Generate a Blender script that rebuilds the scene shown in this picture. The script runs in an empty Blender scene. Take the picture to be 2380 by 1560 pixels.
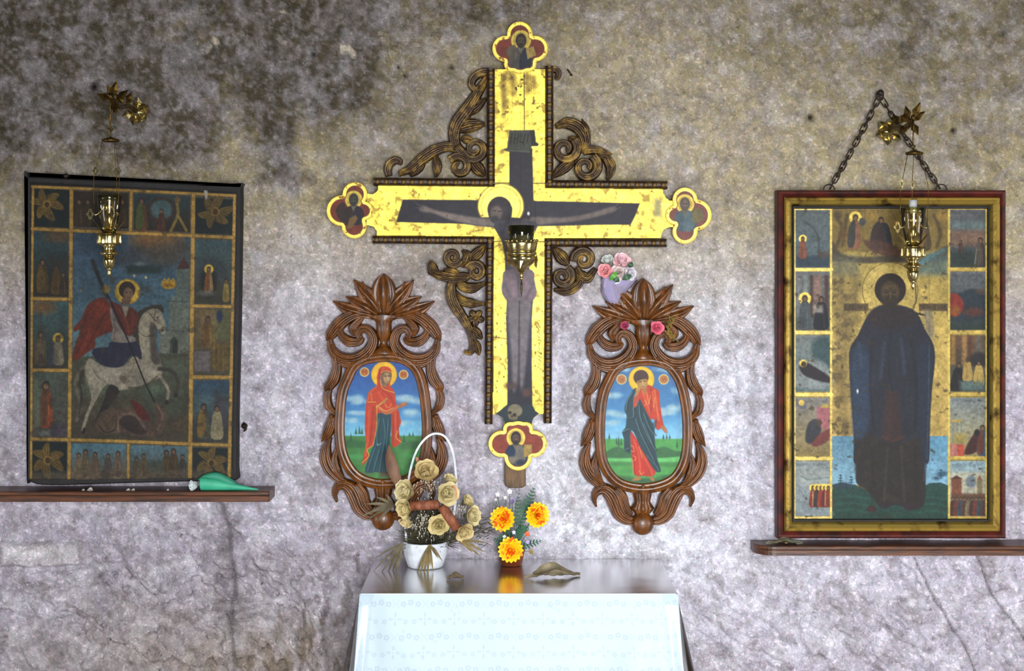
import bpy, bmesh, math, random
import numpy as np
from mathutils import Vector, Matrix

# ------------------------------------------------------------------ camera, world, lights, exposure
D = 4.0            # camera distance from the back wall (m)
S = 850.0          # photo pixels per metre on the wall plane
CX, CY = 1190.0, 578.0   # pixel straight ahead of the camera
CAMZ = 1.6
sc = bpy.context.scene
COL = sc.collection
cam_d = bpy.data.cameras.new('camera'); cam = bpy.data.objects.new('camera', cam_d); COL.objects.link(cam)
cam.location = (0, -D, CAMZ); cam.rotation_euler = (math.pi/2, 0, 0)
cam_d.sensor_width = 36; cam_d.lens = 36*S*D/2380; cam_d.shift_y = -(780-CY)/2380
cam_d.clip_start = 0.05
sc.camera = cam
wd = bpy.data.worlds.new('world'); sc.world = wd; wd.use_nodes = True
wd.node_tree.nodes['Background'].inputs[0].default_value = (0.78, 0.87, 1.0, 1)
wd.node_tree.nodes['Background'].inputs[1].default_value = 0.11
def area(name, loc, target, sx, sy, power, col):
    l = bpy.data.lights.new(name, 'AREA'); l.shape = 'RECTANGLE'; l.size = sx; l.size_y = sy; l.energy = power; l.color = col
    o = bpy.data.objects.new(name, l); COL.objects.link(o); o.location = loc
    o.rotation_euler = (Vector(target)-Vector(loc)).to_track_quat('-Z', 'Y').to_euler()
    return o
# daylight entering by the doorway and the low side openings behind the camera
dl = area('doorway_daylight', (0.5, -5.0, 1.25), (0.58, 0, 0.56), 1.4, 1.9, 98, (0.92, 0.96, 1.0))
dl.data.spread = math.radians(92)     # unseen lamp; beam narrowed so the upper wall stays dim
area('window_daylight_right', (3.3, -2.0, 0.8), (0.5, 0, 0.4), 0.9, 1.2, 48, (0.92, 0.96, 1.0))
area('window_daylight_left', (-3.2, -2.2, 0.8), (-0.4, 0, 0.5), 0.8, 1.1, 32, (0.95, 0.97, 1.0))
sc.view_settings.view_transform = 'Standard'; sc.view_settings.look = 'None'
sc.view_settings.exposure = -0.1; sc.view_settings.gamma = 1.0
sc.view_settings.use_curve_mapping = False

# ------------------------------------------------------------------ helpers
rnd = random.Random(7)
def KD(d): return (D-d)/D
def W(px, py, d=0.0, k=None):
    if k is None: k = KD(d)
    return ((px-CX)/S*k, -d, CAMZ-(py-CY)/S*k)
def lin(c):
    if isinstance(c, str): c = [int(c[i:i+2], 16)/255 for i in (0, 2, 4)]
    return tuple((v/12.92 if v <= 0.04045 else ((v+0.055)/1.055)**2.4) for v in c[:3])
def srgb(c):
    return np.array([int(c[i:i+2], 16)/255 for i in (0, 2, 4)]) if isinstance(c, str) else np.array(c, float)

def mat(name, col, rough=0.6, metal=0.0, col2=None, nscale=20, bump=0.0, bscale=60, coat=0.0, stretch=None, contrast=(0.35, 0.65), sheen=0.0):
    m = bpy.data.materials.new(name); m.use_nodes = True
    nt = m.node_tree; b = nt.nodes['Principled BSDF']
    b.inputs['Roughness'].default_value = rough; b.inputs['Metallic'].default_value = metal
    b.inputs['Coat Weight'].default_value = coat; b.inputs['Coat Roughness'].default_value = 0.15
    c1 = (*lin(col), 1); b.inputs['Base Color'].default_value = c1
    tc = nt.nodes.new('ShaderNodeTexCoord'); src = tc.outputs['Object']
    if stretch:
        mp = nt.nodes.new('ShaderNodeMapping'); mp.inputs['Scale'].default_value = stretch
        nt.links.new(src, mp.inputs[0]); src = mp.outputs[0]
    if col2:
        n = nt.nodes.new('ShaderNodeTexNoise'); n.inputs['Scale'].default_value = nscale; n.inputs['Detail'].default_value = 5
        nt.links.new(src, n.inputs['Vector'])
        r = nt.nodes.new('ShaderNodeValToRGB'); r.color_ramp.elements[0].position = contrast[0]; r.color_ramp.elements[1].position = contrast[1]
        r.color_ramp.elements[0].color = c1; r.color_ramp.elements[1].color = (*lin(col2), 1)
        nt.links.new(n.outputs[0], r.inputs[0]); nt.links.new(r.outputs[0], b.inputs['Base Color'])
    if bump:
        n2 = nt.nodes.new('ShaderNodeTexNoise'); n2.inputs['Scale'].default_value = bscale; n2.inputs['Detail'].default_value = 4
        nt.links.new(src, n2.inputs['Vector'])
        bp = nt.nodes.new('ShaderNodeBump'); bp.inputs['Strength'].default_value = bump; bp.inputs['Distance'].default_value = 0.004
        nt.links.new(n2.outputs[0], bp.inputs['Height']); nt.links.new(bp.outputs[0], b.inputs['Normal'])
    return m
def mat_paint(name, rough=0.45, gold_metal=0.55, gold_rough=0.38, coat=0.0, bump=0.15, bscale=220):
    """painted surface: colours and gilding (alpha) come from the painted colour attribute"""
    m = bpy.data.materials.new(name); m.use_nodes = True
    nt = m.node_tree; b = nt.nodes['Principled BSDF']
    a = nt.nodes.new('ShaderNodeVertexColor'); a.layer_name = 'Col'
    nt.links.new(a.outputs['Color'], b.inputs['Base Color'])
    mm = nt.nodes.new('ShaderNodeMath'); mm.operation = 'MULTIPLY'; mm.inputs[1].default_value = gold_metal
    nt.links.new(a.outputs['Alpha'], mm.inputs[0]); nt.links.new(mm.outputs[0], b.inputs['Metallic'])
    mr = nt.nodes.new('ShaderNodeMapRange'); mr.inputs[3].default_value = rough; mr.inputs[4].default_value = gold_rough
    nt.links.new(a.outputs['Alpha'], mr.inputs[0]); nt.links.new(mr.outputs[0], b.inputs['Roughness'])
    b.inputs['Coat Weight'].default_value = coat; b.inputs['Coat Roughness'].default_value = 0.3; b.inputs['Specular IOR Level'].default_value = 0.25
    if bump:
        tc = nt.nodes.new('ShaderNodeTexCoord')
        n2 = nt.nodes.new('ShaderNodeTexNoise'); n2.inputs['Scale'].default_value = bscale; n2.inputs['Detail'].default_value = 4
        nt.links.new(tc.outputs['Object'], n2.inputs['Vector'])
        bp = nt.nodes.new('ShaderNodeBump'); bp.inputs['Strength'].default_value = bump; bp.inputs['Distance'].default_value = 0.002
        nt.links.new(n2.outputs[0], bp.inputs['Height']); nt.links.new(bp.outputs[0], b.inputs['Normal'])
    return m
def tag(o, label=None, cat=None, group=None, kind=None):
    if label: o['label'] = label
    if cat: o['category'] = cat
    if group: o['group'] = group
    if kind: o['kind'] = kind
    return o
def thing(name, loc, label, cat, group=None):
    o = bpy.data.objects.new(name, None); COL.objects.link(o); o.location = loc; o.empty_display_size = 0.05
    return tag(o, label, cat, group)
def root_off(p):
    return Vector(p.location) if p.parent is None else Vector((0, 0, 0))
def link(name, me, m=None, parent=None):
    """me is in world coordinates; the child keeps them under its parent"""
    o = bpy.data.objects.new(name, me); COL.objects.link(o)
    if m is not None and not me.materials: me.materials.append(m)
    if parent is not None:
        o.parent = parent; o.matrix_parent_inverse = Matrix.Translation(-root_off(parent))
    return o
def smooth(me):
    me.polygons.foreach_set('use_smooth', np.ones(len(me.polygons), bool)); return me
class MB:
    def __init__(s): s.v = []; s.f = []
    def add(s, v, f):
        n = len(s.v); s.v += [tuple(p) for p in v]; s.f += [tuple(i+n for i in q) for q in f]; return s
    def mesh(s, name, sm=True):
        me = bpy.data.meshes.new(name); me.from_pydata(s.v, [], s.f); me.validate()
        bm = bmesh.new(); bm.from_mesh(me); bmesh.ops.recalc_face_normals(bm, faces=bm.faces); bm.to_mesh(me); bm.free()
        if sm: smooth(me)
        return me
def catmull(pts, n, closed=False):
    P = np.array(pts, float); m = len(P)
    if m == 2 and not closed:
        t = np.linspace(0, 1, n)[:, None]; return P[0]*(1-t)+P[1]*t
    if closed: Q = np.vstack([P[-1], P, P[0], P[1]]); seg = m
    else: Q = np.vstack([2*P[0]-P[1], P, 2*P[-1]-P[-2]]); seg = m-1
    t = np.linspace(0, seg, n, endpoint=not closed); i = np.minimum(t.astype(int), seg-1); f = (t-i)[:, None]
    a, b, c, d = Q[i], Q[i+1], Q[i+2], Q[i+3]
    return 0.5*((2*b)+(c-a)*f+(2*a-5*b+4*c-d)*f**2+(3*b-a-3*c+d)*f**3)
def interp(ws, n):
    ws = np.array(ws, float); return np.interp(np.linspace(0, 1, n), np.linspace(0, 1, len(ws)), ws)
def box(mb, x0, x1, y0, y1, z0, z1):
    v = [(x, y, z) for x in (x0, x1) for y in (y0, y1) for z in (z0, z1)]
    return mb.add(v, [(0, 1, 3, 2), (4, 6, 7, 5), (0, 4, 5, 1), (2, 3, 7, 6), (0, 2, 6, 4), (1, 5, 7, 3)])
def tube(mb, pts, r, sides=6, caps=True):
    P = [Vector(p) for p in pts]; n = len(P); rr = interp([r] if np.isscalar(r) else r, n) if not np.isscalar(r) else [r]*n
    V = []; F = []; up = Vector((0, 0, 1)); last = None
    for i in range(n):
        t = (P[min(i+1, n-1)]-P[max(i-1, 0)]).normalized()
        if last is None:
            a = t.cross(Vector((0.31, 0.77, 0.55))).normalized()
        else:
            a = (last-t*last.dot(t)).normalized()
        last = a; b = t.cross(a)
        for j in range(sides):
            an = 2*math.pi*j/sides; V.append(P[i]+(a*math.cos(an)+b*math.sin(an))*rr[i])
    for i in range(n-1):
        for j in range(sides):
            F.append((i*sides+j, i*sides+(j+1) % sides, (i+1)*sides+(j+1) % sides, (i+1)*sides+j))
    if caps: F += [tuple(range(sides))[::-1], tuple(range((n-1)*sides, n*sides))]
    return mb.add(V, F)
def lathe(mb, prof, c, segs=20, axis='z', flute=None):
    """prof: list of (radius, height along axis) around centre c"""
    V = []; F = []; n = len(prof)
    for r, h in prof:
        for j in range(segs):
            a = 2*math.pi*j/segs; rr = r*(1+(flute*math.cos(a*segs/2) if flute else 0))
            if axis == 'z': V.append((c[0]+rr*math.cos(a), c[1]+rr*math.sin(a), c[2]+h))
            else: V.append((c[0]+rr*math.cos(a), c[1]-h, c[2]+rr*math.sin(a)))
    for i in range(n-1):
        for j in range(segs): F.append((i*segs+j, i*segs+(j+1) % segs, (i+1)*segs+(j+1) % segs, (i+1)*segs+j))
    F += [tuple(range(segs))[::-1], tuple(range((n-1)*segs, n*segs))]
    return mb.add(V, F)
def prism(mb, pts, d0, d1, k, bev=2.0):
    """solid with the pixel outline pts, from depth d0 (back) to d1 (front), bevelled front edge"""
    P = np.array(pts, float); n = len(P)
    area2 = np.sum(P[:, 0]*np.roll(P[:, 1], -1)-np.roll(P[:, 0], -1)*P[:, 1]); sg = 1 if area2 > 0 else -1
    e = np.roll(P, -1, 0)-P; e /= np.linalg.norm(e, axis=1)[:, None]+1e-9
    nr = np.stack([e[:, 1], -e[:, 0]], 1)*sg; vn = nr+np.roll(nr, 1, 0); vn /= np.maximum(np.linalg.norm(vn, axis=1)[:, None], .5)
    I = P-vn*bev
    V = [W(x, y, d0, k) for x, y in P]+[W(x, y, d1-bev/S, k) for x, y in P]+[W(x, y, d1, k) for x, y in I]
    F = [tuple(range(n)), tuple(range(2*n, 3*n))]
    for i in range(n):
        j = (i+1) % n
        F += [(i, j, n+j, n+i), (n+i, n+j, 2*n+j, 2*n+i)]
    return mb.add(V, F)
def ribbon(mb, pts, ws, d0, h, k, n=22, groove=0.0, db=None, ng=3, m=13, tilt=0.0):
    """carved strip: pts pixel path, ws half-widths in pixels, crest h above d0; solid down to db"""
    C = catmull(pts, n); w = interp(ws, n); db = d0-0.006 if db is None else db
    T = np.gradient(C, axis=0); T /= np.linalg.norm(T, axis=1)[:, None]+1e-9; N = np.stack([-T[:, 1], T[:, 0]], 1)
    U = np.linspace(-1, 1, m); wm = max(w.max(), 1e-6); V = []
    for i in range(n):
        hs = h*(0.35+0.65*w[i]/wm)
        for u in U:
            f = (1-u*u)**0.5*(1-0.0)+groove*(math.cos(ng*math.pi*u)-1)*0.5*(1-abs(u)**6)
            p = C[i]+N[i]*u*w[i]; V.append(W(p[0], p[1], d0+hs*(f+tilt*u*0.5), k))
        for u in (1, -1):
            p = C[i]+N[i]*u*w[i]; V.append(W(p[0], p[1], db, k))
    r = m+2; F = []
    for i in range(n-1):
        for j in range(r): F.append((i*r+j, i*r+(j+1) % r, (i+1)*r+(j+1) % r, (i+1)*r+j))
    F += [tuple(range(r))[::-1], tuple(range((n-1)*r, n*r))]
    return mb.add(V, F)
def spiral(cx, cy, r0, r1, a0, a1, n=14):
    t = np.linspace(0, 1, n); a = np.radians(a0+(a1-a0)*t); r = r0+(r1-r0)*t
    return [(cx+rr*math.cos(x), cy+rr*math.sin(x)) for rr, x in zip(r, a)]
def lobes(c, circ, n=96):
    out = []
    for i in range(n):
        a = 2*math.pi*i/n; ux, uy = math.cos(a), math.sin(a); best = 3.0
        for x, y, r in circ:
            dx, dy = x-c[0], y-c[1]; b = ux*dx+uy*dy; disc = b*b-(dx*dx+dy*dy-r*r)
            if disc > 0: best = max(best, b+math.sqrt(disc))
        out.append((c[0]+ux*best, c[1]+uy*best))
    return out
def mirror(pts, ax): return [(2*ax-x, y) for x, y in pts]

# value noise ------------------------------------------------------
def _h(ix, iy, s):
    v = (ix.astype(np.int64)*374761393+iy.astype(np.int64)*668265263+s*982451653) & 0x7fffffff
    v = ((v ^ (v >> 13))*1274126177) & 0x7fffffff
    return ((v ^ (v >> 16)) & 0xffff)/65535.0
def vnoise(X, Y, s=0):
    ix = np.floor(X); iy = np.floor(Y); fx = X-ix; fy = Y-iy
    fx = fx*fx*(3-2*fx); fy = fy*fy*(3-2*fy)
    a = _h(ix, iy, s); b = _h(ix+1, iy, s); c = _h(ix, iy+1, s); d = _h(ix+1, iy+1, s)
    return (a*(1-fx)+b*fx)*(1-fy)+(c*(1-fx)+d*fx)*fy
def fbm(X, Y, scale, octv=4, s=0):
    v = 0; a = 1; t = 0
    for o in range(octv):
        v = v+a*vnoise(X/scale*2**o+17*o, Y/scale*2**o+31*o, s+o); t += a; a *= 0.55
    return v/t
def sstep(a, b, x):
    t = np.clip((x-a)/(b-a), 0, 1); return t*t*(3-2*t)
def seg_dist(X, Y, pts, closed=False):
    P = np.array(pts, float); d = np.full(X.shape, 1e9); n = len(P)
    for i in range(n if closed else n-1):
        a = P[i]; b = P[(i+1) % n]; e = b-a; L = e@e+1e-9
        t = np.clip(((X-a[0])*e[0]+(Y-a[1])*e[1])/L, 0, 1)
        d = np.minimum(d, (X-a[0]-t*e[0])**2+(Y-a[1]-t*e[1])**2)
    return np.sqrt(d)
def inside(X, Y, pts):
    P = np.array(pts, float); r = np.zeros(X.shape, bool); n = len(P)
    for i in range(n):
        x0, y0 = P[i]; x1, y1 = P[i-1]
        c = ((y0 > Y) != (y1 > Y)); 
        with np.errstate(divide='ignore', invalid='ignore'):
            r ^= c & (X < (x1-x0)*(Y-y0)/(y1-y0+1e-12)+x0)
    return r
def grid_mesh(name, V, nx, ny, col=None, keep=None):
    """V: (ny*nx,3) vertices row-major; keep: (ny-1,nx-1) bool"""
    idx = np.arange(nx*ny).reshape(ny, nx)
    q = np.stack([idx[:-1, :-1], idx[1:, :-1], idx[1:, 1:], idx[:-1, 1:]], -1)
    q = q[keep] if keep is not None else q.reshape(-1, 4)
    used = np.unique(q); remap = np.full(nx*ny, -1); remap[used] = np.arange(len(used)); q = remap[q]; V = V[used]
    me = bpy.data.meshes.new(name); me.vertices.add(len(V)); me.vertices.foreach_set('co', V.astype(np.float32).ravel())
    me.loops.add(q.size); me.loops.foreach_set('vertex_index', q.astype(np.int32).ravel())
    me.polygons.add(len(q)); me.polygons.foreach_set('loop_start', np.arange(0, q.size, 4, dtype=np.int32))
    me.update(calc_edges=True)
    if col is not None:
        ca = me.color_attributes.new('Col', 'FLOAT_COLOR', 'POINT'); ca.data.foreach_set('color', col[used].astype(np.float32).ravel())
    return smooth(me)
class Cv:
    """a painting: colours laid stroke by stroke on a fine mesh"""
    def __init__(s, x0, y0, x1, y1, step, base, gold=0.0, xs=None, ys=None):
        s.xs = np.arange(x0, x1+step, step) if xs is None else xs
        s.ys = np.arange(y0, y1+step, step) if ys is None else ys
        s.X, s.Y = np.meshgrid(s.xs, s.ys); s.c = np.zeros(s.X.shape+(3,))+srgb(base); s.g = np.full(s.X.shape, float(gold))
        s.bg = gold
    def sl(s, x0, y0, x1, y1):
        i0, i1 = np.searchsorted(s.ys, [y0, y1]); j0, j1 = np.searchsorted(s.xs, [x0, x1])
        return (slice(max(i0-1, 0), i1+1), slice(max(j0-1, 0), j1+1))
    def ap(s, sl, m, col, gold=0.0):
        m3 = m[..., None]; s.c[sl] = s.c[sl]*(1-m3)+(col if isinstance(col, np.ndarray) and col.ndim == 3 else srgb(col))*m3
        s.g[sl] = s.g[sl]*(1-m)+gold*m
    def poly(s, pts, col, a=1.0, soft=1.2, gold=0.0, sm=0, grad=None):
        if sm: pts = catmull(pts, sm*len(pts), True)
        P = np.array(pts, float); sl = s.sl(P[:, 0].min()-soft, P[:, 1].min()-soft, P[:, 0].max()+soft, P[:, 1].max()+soft)
        X, Y = s.X[sl], s.Y[sl]
        if X.size == 0: return s
        d = seg_dist(X, Y, P, True); d = np.where(inside(X, Y, P), d, -d); m = np.clip(d/(2*soft)+0.5, 0, 1)*a
        if grad is not None:
            t = np.clip((Y-P[:, 1].min())/(np.ptp(P[:, 1])+1e-6), 0, 1)[..., None]; col = srgb(col)*(1-t)+srgb(grad)*t
        s.ap(sl, m, col, gold); return s
    def rect(s, x0, y0, x1, y1, col, a=1.0, soft=0.8, gold=0.0, grad=None):
        return s.poly([(x0, y0), (x1, y0), (x1, y1), (x0, y1)], col, a, soft, gold, grad=grad)
    def ell(s, cx, cy, rx, ry, col, a=1.0, soft=1.2, gold=0.0, inner=None):
        sl = s.sl(cx-rx-soft, cy-ry-soft, cx+rx+soft, cy+ry+soft); X, Y = s.X[sl]-cx, s.Y[sl]-cy
        if X.size == 0: return s
        q = np.sqrt((X/rx)**2+(Y/ry)**2); m = np.clip((1-q)*min(rx, ry)/(2*soft)+0.5, 0, 1)
        if inner: m = m*np.clip((q-inner)*min(rx, ry)/(2*soft)+0.5, 0, 1)
        s.ap(sl, m*a, col, gold); return s
    def line(s, pts, w, col, a=1.0, soft=0.9, gold=0.0, sm=0):
        if sm: pts = catmull(pts, sm*len(pts))
        P = np.array(pts, float); b = w/2+soft
        sl = s.sl(P[:, 0].min()-b, P[:, 1].min()-b, P[:, 0].max()+b, P[:, 1].max()+b); X, Y = s.X[sl], s.Y[sl]
        if X.size == 0: return s
        d = seg_dist(X, Y, P); s.ap(sl, np.clip((w/2-d)/(2*soft)+0.5, 0, 1)*a, col, gold); return s
    def mottle(s, amt, scale, seed=1, gold_only=None):
        n = fbm(s.X, s.Y, scale, 4, seed)-0.5; f = 1+2*amt*n
        if gold_only is True: f = 1+(f-1)*s.g
        s.c = np.clip(s.c*f[..., None], 0, 1); return s
    def wear(s, col, thr, scale, seed=2, where=None, a=0.8):
        m = sstep(thr, thr+0.08, fbm(s.X, s.Y, scale, 5, seed))*a
        if where is not None: m = m*where
        s.c = s.c*(1-m[..., None])+srgb(col)*m[..., None]; s.g = s.g*(1-m); return s
    def build(s, name, m, parent, d, k, outline=None, gain=1.0, dfun=None):
        c = np.where(s.c <= 0.04045, s.c/12.92, ((s.c+0.055)/1.055)**2.4)*np.array(gain); c = np.clip(c, 0, 0.95)
        col = np.concatenate([c, s.g[..., None]], -1).reshape(-1, 4)
        dd = np.full(s.X.shape, d) if dfun is None else dfun(s.X, s.Y)
        V = np.stack([(s.X-CX)/S*k, -dd, CAMZ-(s.Y-CY)/S*k], -1).reshape(-1, 3); keep = None
        if outline is not None:
            xc = (s.X[:-1, :-1]+s.X[1:, 1:])/2; yc = (s.Y[:-1, :-1]+s.Y[1:, 1:])/2; keep = inside(xc, yc, outline)
        return link(name, grid_mesh(name, V, len(s.xs), len(s.ys), col, keep), m, parent)

# ------------------------------------------------------------------ the rock wall, floor and vault
def wall_material():
    m = bpy.data.materials.new('limewashed_rock'); m.use_nodes = True; nt = m.node_tree; b = nt.nodes['Principled BSDF']
    b.inputs['Roughness'].default_value = 0.9; b.inputs['Specular IOR Level'].default_value = 0.2
    a = nt.nodes.new('ShaderNodeVertexColor'); a.layer_name = 'Col'; tc = nt.nodes.new('ShaderNodeTexCoord')
    def noise(scale, detail, rough):
        n = nt.nodes.new('ShaderNodeTexNoise'); n.inputs['Scale'].default_value = scale; n.inputs['Detail'].default_value = detail; n.inputs['Roughness'].default_value = rough
        nt.links.new(tc.outputs['Object'], n.inputs['Vector']); return n.outputs[0]
    def ramp(src, p0, p1, c0, c1):
        r = nt.nodes.new('ShaderNodeValToRGB'); r.color_ramp.elements[0].position = p0; r.color_ramp.elements[1].position = p1
        r.color_ramp.elements[0].color = (*c0, 1); r.color_ramp.elements[1].color = (*c1, 1); nt.links.new(src, r.inputs[0]); return r.outputs[0]
    def mixc(mode, fac, c1, c2):
        x = nt.nodes.new('ShaderNodeMixRGB'); x.blend_type = mode
        for s, v in zip(x.inputs, (fac, c1, c2)):
            if hasattr(v, 'is_linked'): nt.links.new(v, s)
            else: s.default_value = v
        return x.outputs[0]
    cc = mixc('MULTIPLY', 1.0, a.outputs['Color'], ramp(noise(30, 12, .78), .36, .64, (.68, .68, .68), (1.24, 1.22, 1.22)))
    cc = mixc('MULTIPLY', 1.0, cc, ramp(noise(170, 5, .7), .33, .67, (.74, .86, .80), (1.22, 1.08, 1.18)))
    cc = mixc('MULTIPLY', ramp(noise(85, 7, .6), .55, .66, (0, 0, 0), (1, 1, 1)), cc, (1.42, 1.40, 1.42, 1))
    cc = mixc('MULTIPLY', ramp(noise(62, 7, .65), .33, .42, (.6, .6, .6), (0, 0, 0)), cc, (.48, .44, .42, 1))
    nt.links.new(cc, b.inputs['Base Color'])
    n2 = nt.nodes.new('ShaderNodeTexNoise'); n2.inputs['Scale'].default_value = 90; n2.inputs['Detail'].default_value = 8; n2.inputs['Roughness'].default_value = 0.65
    nt.links.new(tc.outputs['Object'], n2.inputs['Vector'])
    bp = nt.nodes.new('ShaderNodeBump'); bp.inputs['Strength'].default_value = 0.9; bp.inputs['Distance'].default_value = 0.010
    nt.links.new(n2.outputs[0], bp.inputs['Height']); nt.links.new(bp.outputs[0], b.inputs['Normal'])
    return m
M_WALL = wall_material()
CRACKS = [([(2130, 1300), (2139, 1320), (2155, 1358), (2173, 1396), (2190, 1420), (2208, 1454), (2235, 1496), (2252, 1530), (2270, 1575)], 3.2, 1.0),
          ([(2272, 1290), (2280, 1323), (2301, 1378), (2318, 1400), (2335, 1420), (2362, 1455), (2400, 1510)], 3.2, 1.0),
          ([(2240, 270), (2256, 296), (2285, 335), (2314, 370), (2340, 410), (2365, 450)], 2.4, 0.6),
          ([(505, 1165), (519, 1180), (530, 1225), (536, 1279), (541, 1320), (543, 1367), (538, 1410), (540, 1455), (548, 1520), (540, 1580)], 5, 0.9),
          ([(2155, 1400), (2130, 1330), (2141, 1295)], 2, 0.5), ([(1960, 1380), (1975, 1420), (1990, 1450)], 2, 0.4),
          ([(700, 1420), (690, 1480), (700, 1570)], 6, 0.5), ([(760, 1400), (750, 1470), (770, 1570)], 7, 0.6),
          ([(690, 690), (700, 760), (695, 830)], 1.5, 0.25)]
def build_wall():
    fx = np.concatenate([np.linspace(-2400, -260, 40), np.arange(-252, 2640, 4.6), np.linspace(2650, 4800, 40)])
    fy = np.concatenate([np.linspace(-900, -70, 24), np.arange(-60, 1640, 4.6), np.linspace(1650, 1980, 14)])
    X, Y = np.meshgrid(fx, fy)
    wx = X+60*(fbm(X, Y, 120, 4, 5)-.5); wy = Y+60*(fbm(X, Y, 120, 4, 9)-.5)
    n1 = fbm(X, Y, 300, 4, 11); n2 = fbm(X, Y, 70, 4, 12); n3 = fbm(X, Y, 24, 3, 13)
    disp = 0.016*(n1-.5)+0.008*(n2-.5)+0.0035*(n3-.5)
    # flaking plaster in terraces, strongest low on the left
    rot = (0.72*wx+0.69*wy); rot2 = (-0.69*wx+0.72*wy)
    t = fbm(rot*0.5, rot2, 80, 5, 21)*9; ter = (np.floor(t)+sstep(0.0, 0.12, t-np.floor(t)))/9
    wfl = np.exp(-(((X-480)/420)**2+((Y-1480)/230)**2))+0.45*np.exp(-(((X-2050)/330)**2+((Y-1480)/180)**2))+0.22
    disp += (ter-0.5)*0.17*np.clip(wfl, 0, 1.1)
    crk = np.zeros(X.shape)
    for pts, w, a in CRACKS:
        P = np.array(pts); b = 40
        sl = (slice(*np.searchsorted(fy, [P[:, 1].min()-b, P[:, 1].max()+b])), slice(*np.searchsorted(fx, [P[:, 0].min()-b, P[:, 0].max()+b])))
        d = seg_dist(X[sl]+10*(n3[sl]-.5), Y[sl]+10*(n2[sl]-.5), pts); crk[sl] = np.maximum(crk[sl], a*np.clip(1-d/(w*1.4), 0, 1))
    disp -= 0.010*crk
    # the squared stone set in the wall at the lower left, a pick mark and some holes
    blk = np.minimum(sstep(330, 345, 345-np.maximum(0, np.maximum(X-182, 10-X)))*1.0, sstep(8, 20, 31-np.abs(Y-1287)))
    blk = sstep(0, 10, np.minimum(187-X, np.minimum(X-0, 30-np.abs(Y-(1286+0.02*X)))))
    disp += 0.016*blk-0.012*np.exp(-((Y-1322)/7)**2)*sstep(-20, 20, X)*(1-sstep(170, 200, X))
    hole = np.zeros(X.shape); light = np.zeros(X.shape)
    for x, y, r in [(215, 200, 9), (1885, 272, 8), (1050, 155, 5), (727, 125, 5), (925, 155, 4), (2070, 300, 4), (2218, 302, 6), (1645, 145, 3), (940, 175, 4)]:
        hole = np.maximum(hole, np.exp(-(((X-x)/r)**2+((Y-y)/r)**2)))
    for x, y, rx, ry in [(487, 105, 14, 22), (800, 122, 20, 20), (1225, 1010, 5, 5), (1460, 308, 8, 10), (655, 28, 20, 5), (660, 97, 14, 6), (1605, 135, 20, 10), (2275, 440, 14, 8), (585, 610, 6, 22)]:
        light = np.maximum(light, sstep(0.30, 0.75, np.exp(-(((X+70*(n3-.5)-x)/rx)**2+((Y+60*(fbm(X, Y, 20, 3, 77)-.5)-y)/ry)**2))*(0.5+1.0*n2)))
    disp -= 0.016*hole+0.007*light
    free = np.clip(sstep(1185, 1230, Y)*sstep(800, 700, X)+sstep(1300, 1380, Y)*sstep(1640, 1720, X), 0, 1)
    disp = np.clip(disp-0.008, -0.05, 0.004+.055*free)
    # --- colours: beige plaster above, limewash below, soot patches plus painted-in dimness at the top
    up = np.array(lin('b3a57e')); low = np.array(lin('beb7c3')); white = np.array(lin('eef0f8')); soot_shade = np.array(lin('4e4636')); gry = np.array(lin('8c827f')); warm = np.array(lin('b9ad98'))
    lowm = sstep(420, 900, wy+120*(n1-.5)-60*sstep(1300, 1700, X))
    c = up*(1-lowm[..., None])+low*lowm[..., None]
    def blob(cx, cy, rx, ry, p=2.0): return np.exp(-(np.abs((wx-cx)/rx)**p+np.abs((wy-cy)/ry)**p))
    def mix(m, col):
        nonlocal c
        m = np.clip(m, 0, 1)[..., None]; c = c*(1-m)+col*m
    fine = fbm(X, Y, 26, 5, 33); fine2 = fbm(X, Y, 9, 4, 34)
    mix((blob(1470, 1080, 210, 300)+0.8*blob(1330, 1130, 130, 210)+0.65*blob(1660, 850, 150, 260)+0.5*blob(700, 640, 80, 110)+.35*blob(1700, 1300, 400, 200)+.4*blob(650, 1000, 90, 170))*(0.45+1.0*(fine-.25)), white)
    mix(0.6*(blob(1000, 330, 130, 260)+blob(1560, 260, 260, 190)+.8*blob(660, 560, 80, 110))*(.5+fine-.3), warm)
    s = 0.88*blob(230, 120, 400, 290, 4)+0.45*blob(0, 200, 70, 330)+0.62*blob(740, 130, 190, 200, 4)+.35*blob(440, 330, 260, 130)
    s += 0.60*blob(1120, 15, 300, 60)+0.40*blob(2110, 90, 90, 150)+0.35*blob(1880, 60, 260, 110)+0.42*blob(2350, 80, 150, 170)+0.30*blob(2200, 330, 130, 100)+.22*blob(1000, 260, 110, 160)
    PT = [(560, 20), (600, 0), (860, -20), (905, 130), (860, 250), (760, 300), (690, 250), (690, 340), (745, 420), (690, 452), (610, 430), (575, 340), (540, 250), (600, 150)]
    patch = np.where(inside(wx, wy, PT), 1, -1)*np.minimum(seg_dist(wx, wy, PT, True), 60)
    s = np.maximum(s, 0.92*sstep(-16, 22, patch+14*(fine-.5)))
    s += 0.42*sstep(620, 80, wy+160*(n1-.5))*(1-.55*blob(1560, 240, 300, 260))  # broad gradient puts the weaker upper light into the sooty tone
    s += 0.30*blob(990, 620, 110, 90)+0.22*blob(600, 700, 60, 160)
    s *= 0.92+0.6*(fine-.5)+.4*(fine2-.5)
    s -= 0.55*(blob(535, 330, 34, 110)+0.7*blob(712, 350, 20, 80)+0.4*blob(400, 60, 60, 40))
    mix(s*0.95, soot_shade)
    mix(.42*blob(260, 1420, 620, 330, 4)*(.5+.9*(fine-.2)), np.array(lin('9c959e')))
    # grey worn plaster and rusty streaks low down
    mix(0.34*sstep(0.42, 0.72, fbm(X, Y, 110, 6, 41))*lowm, gry)
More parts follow.
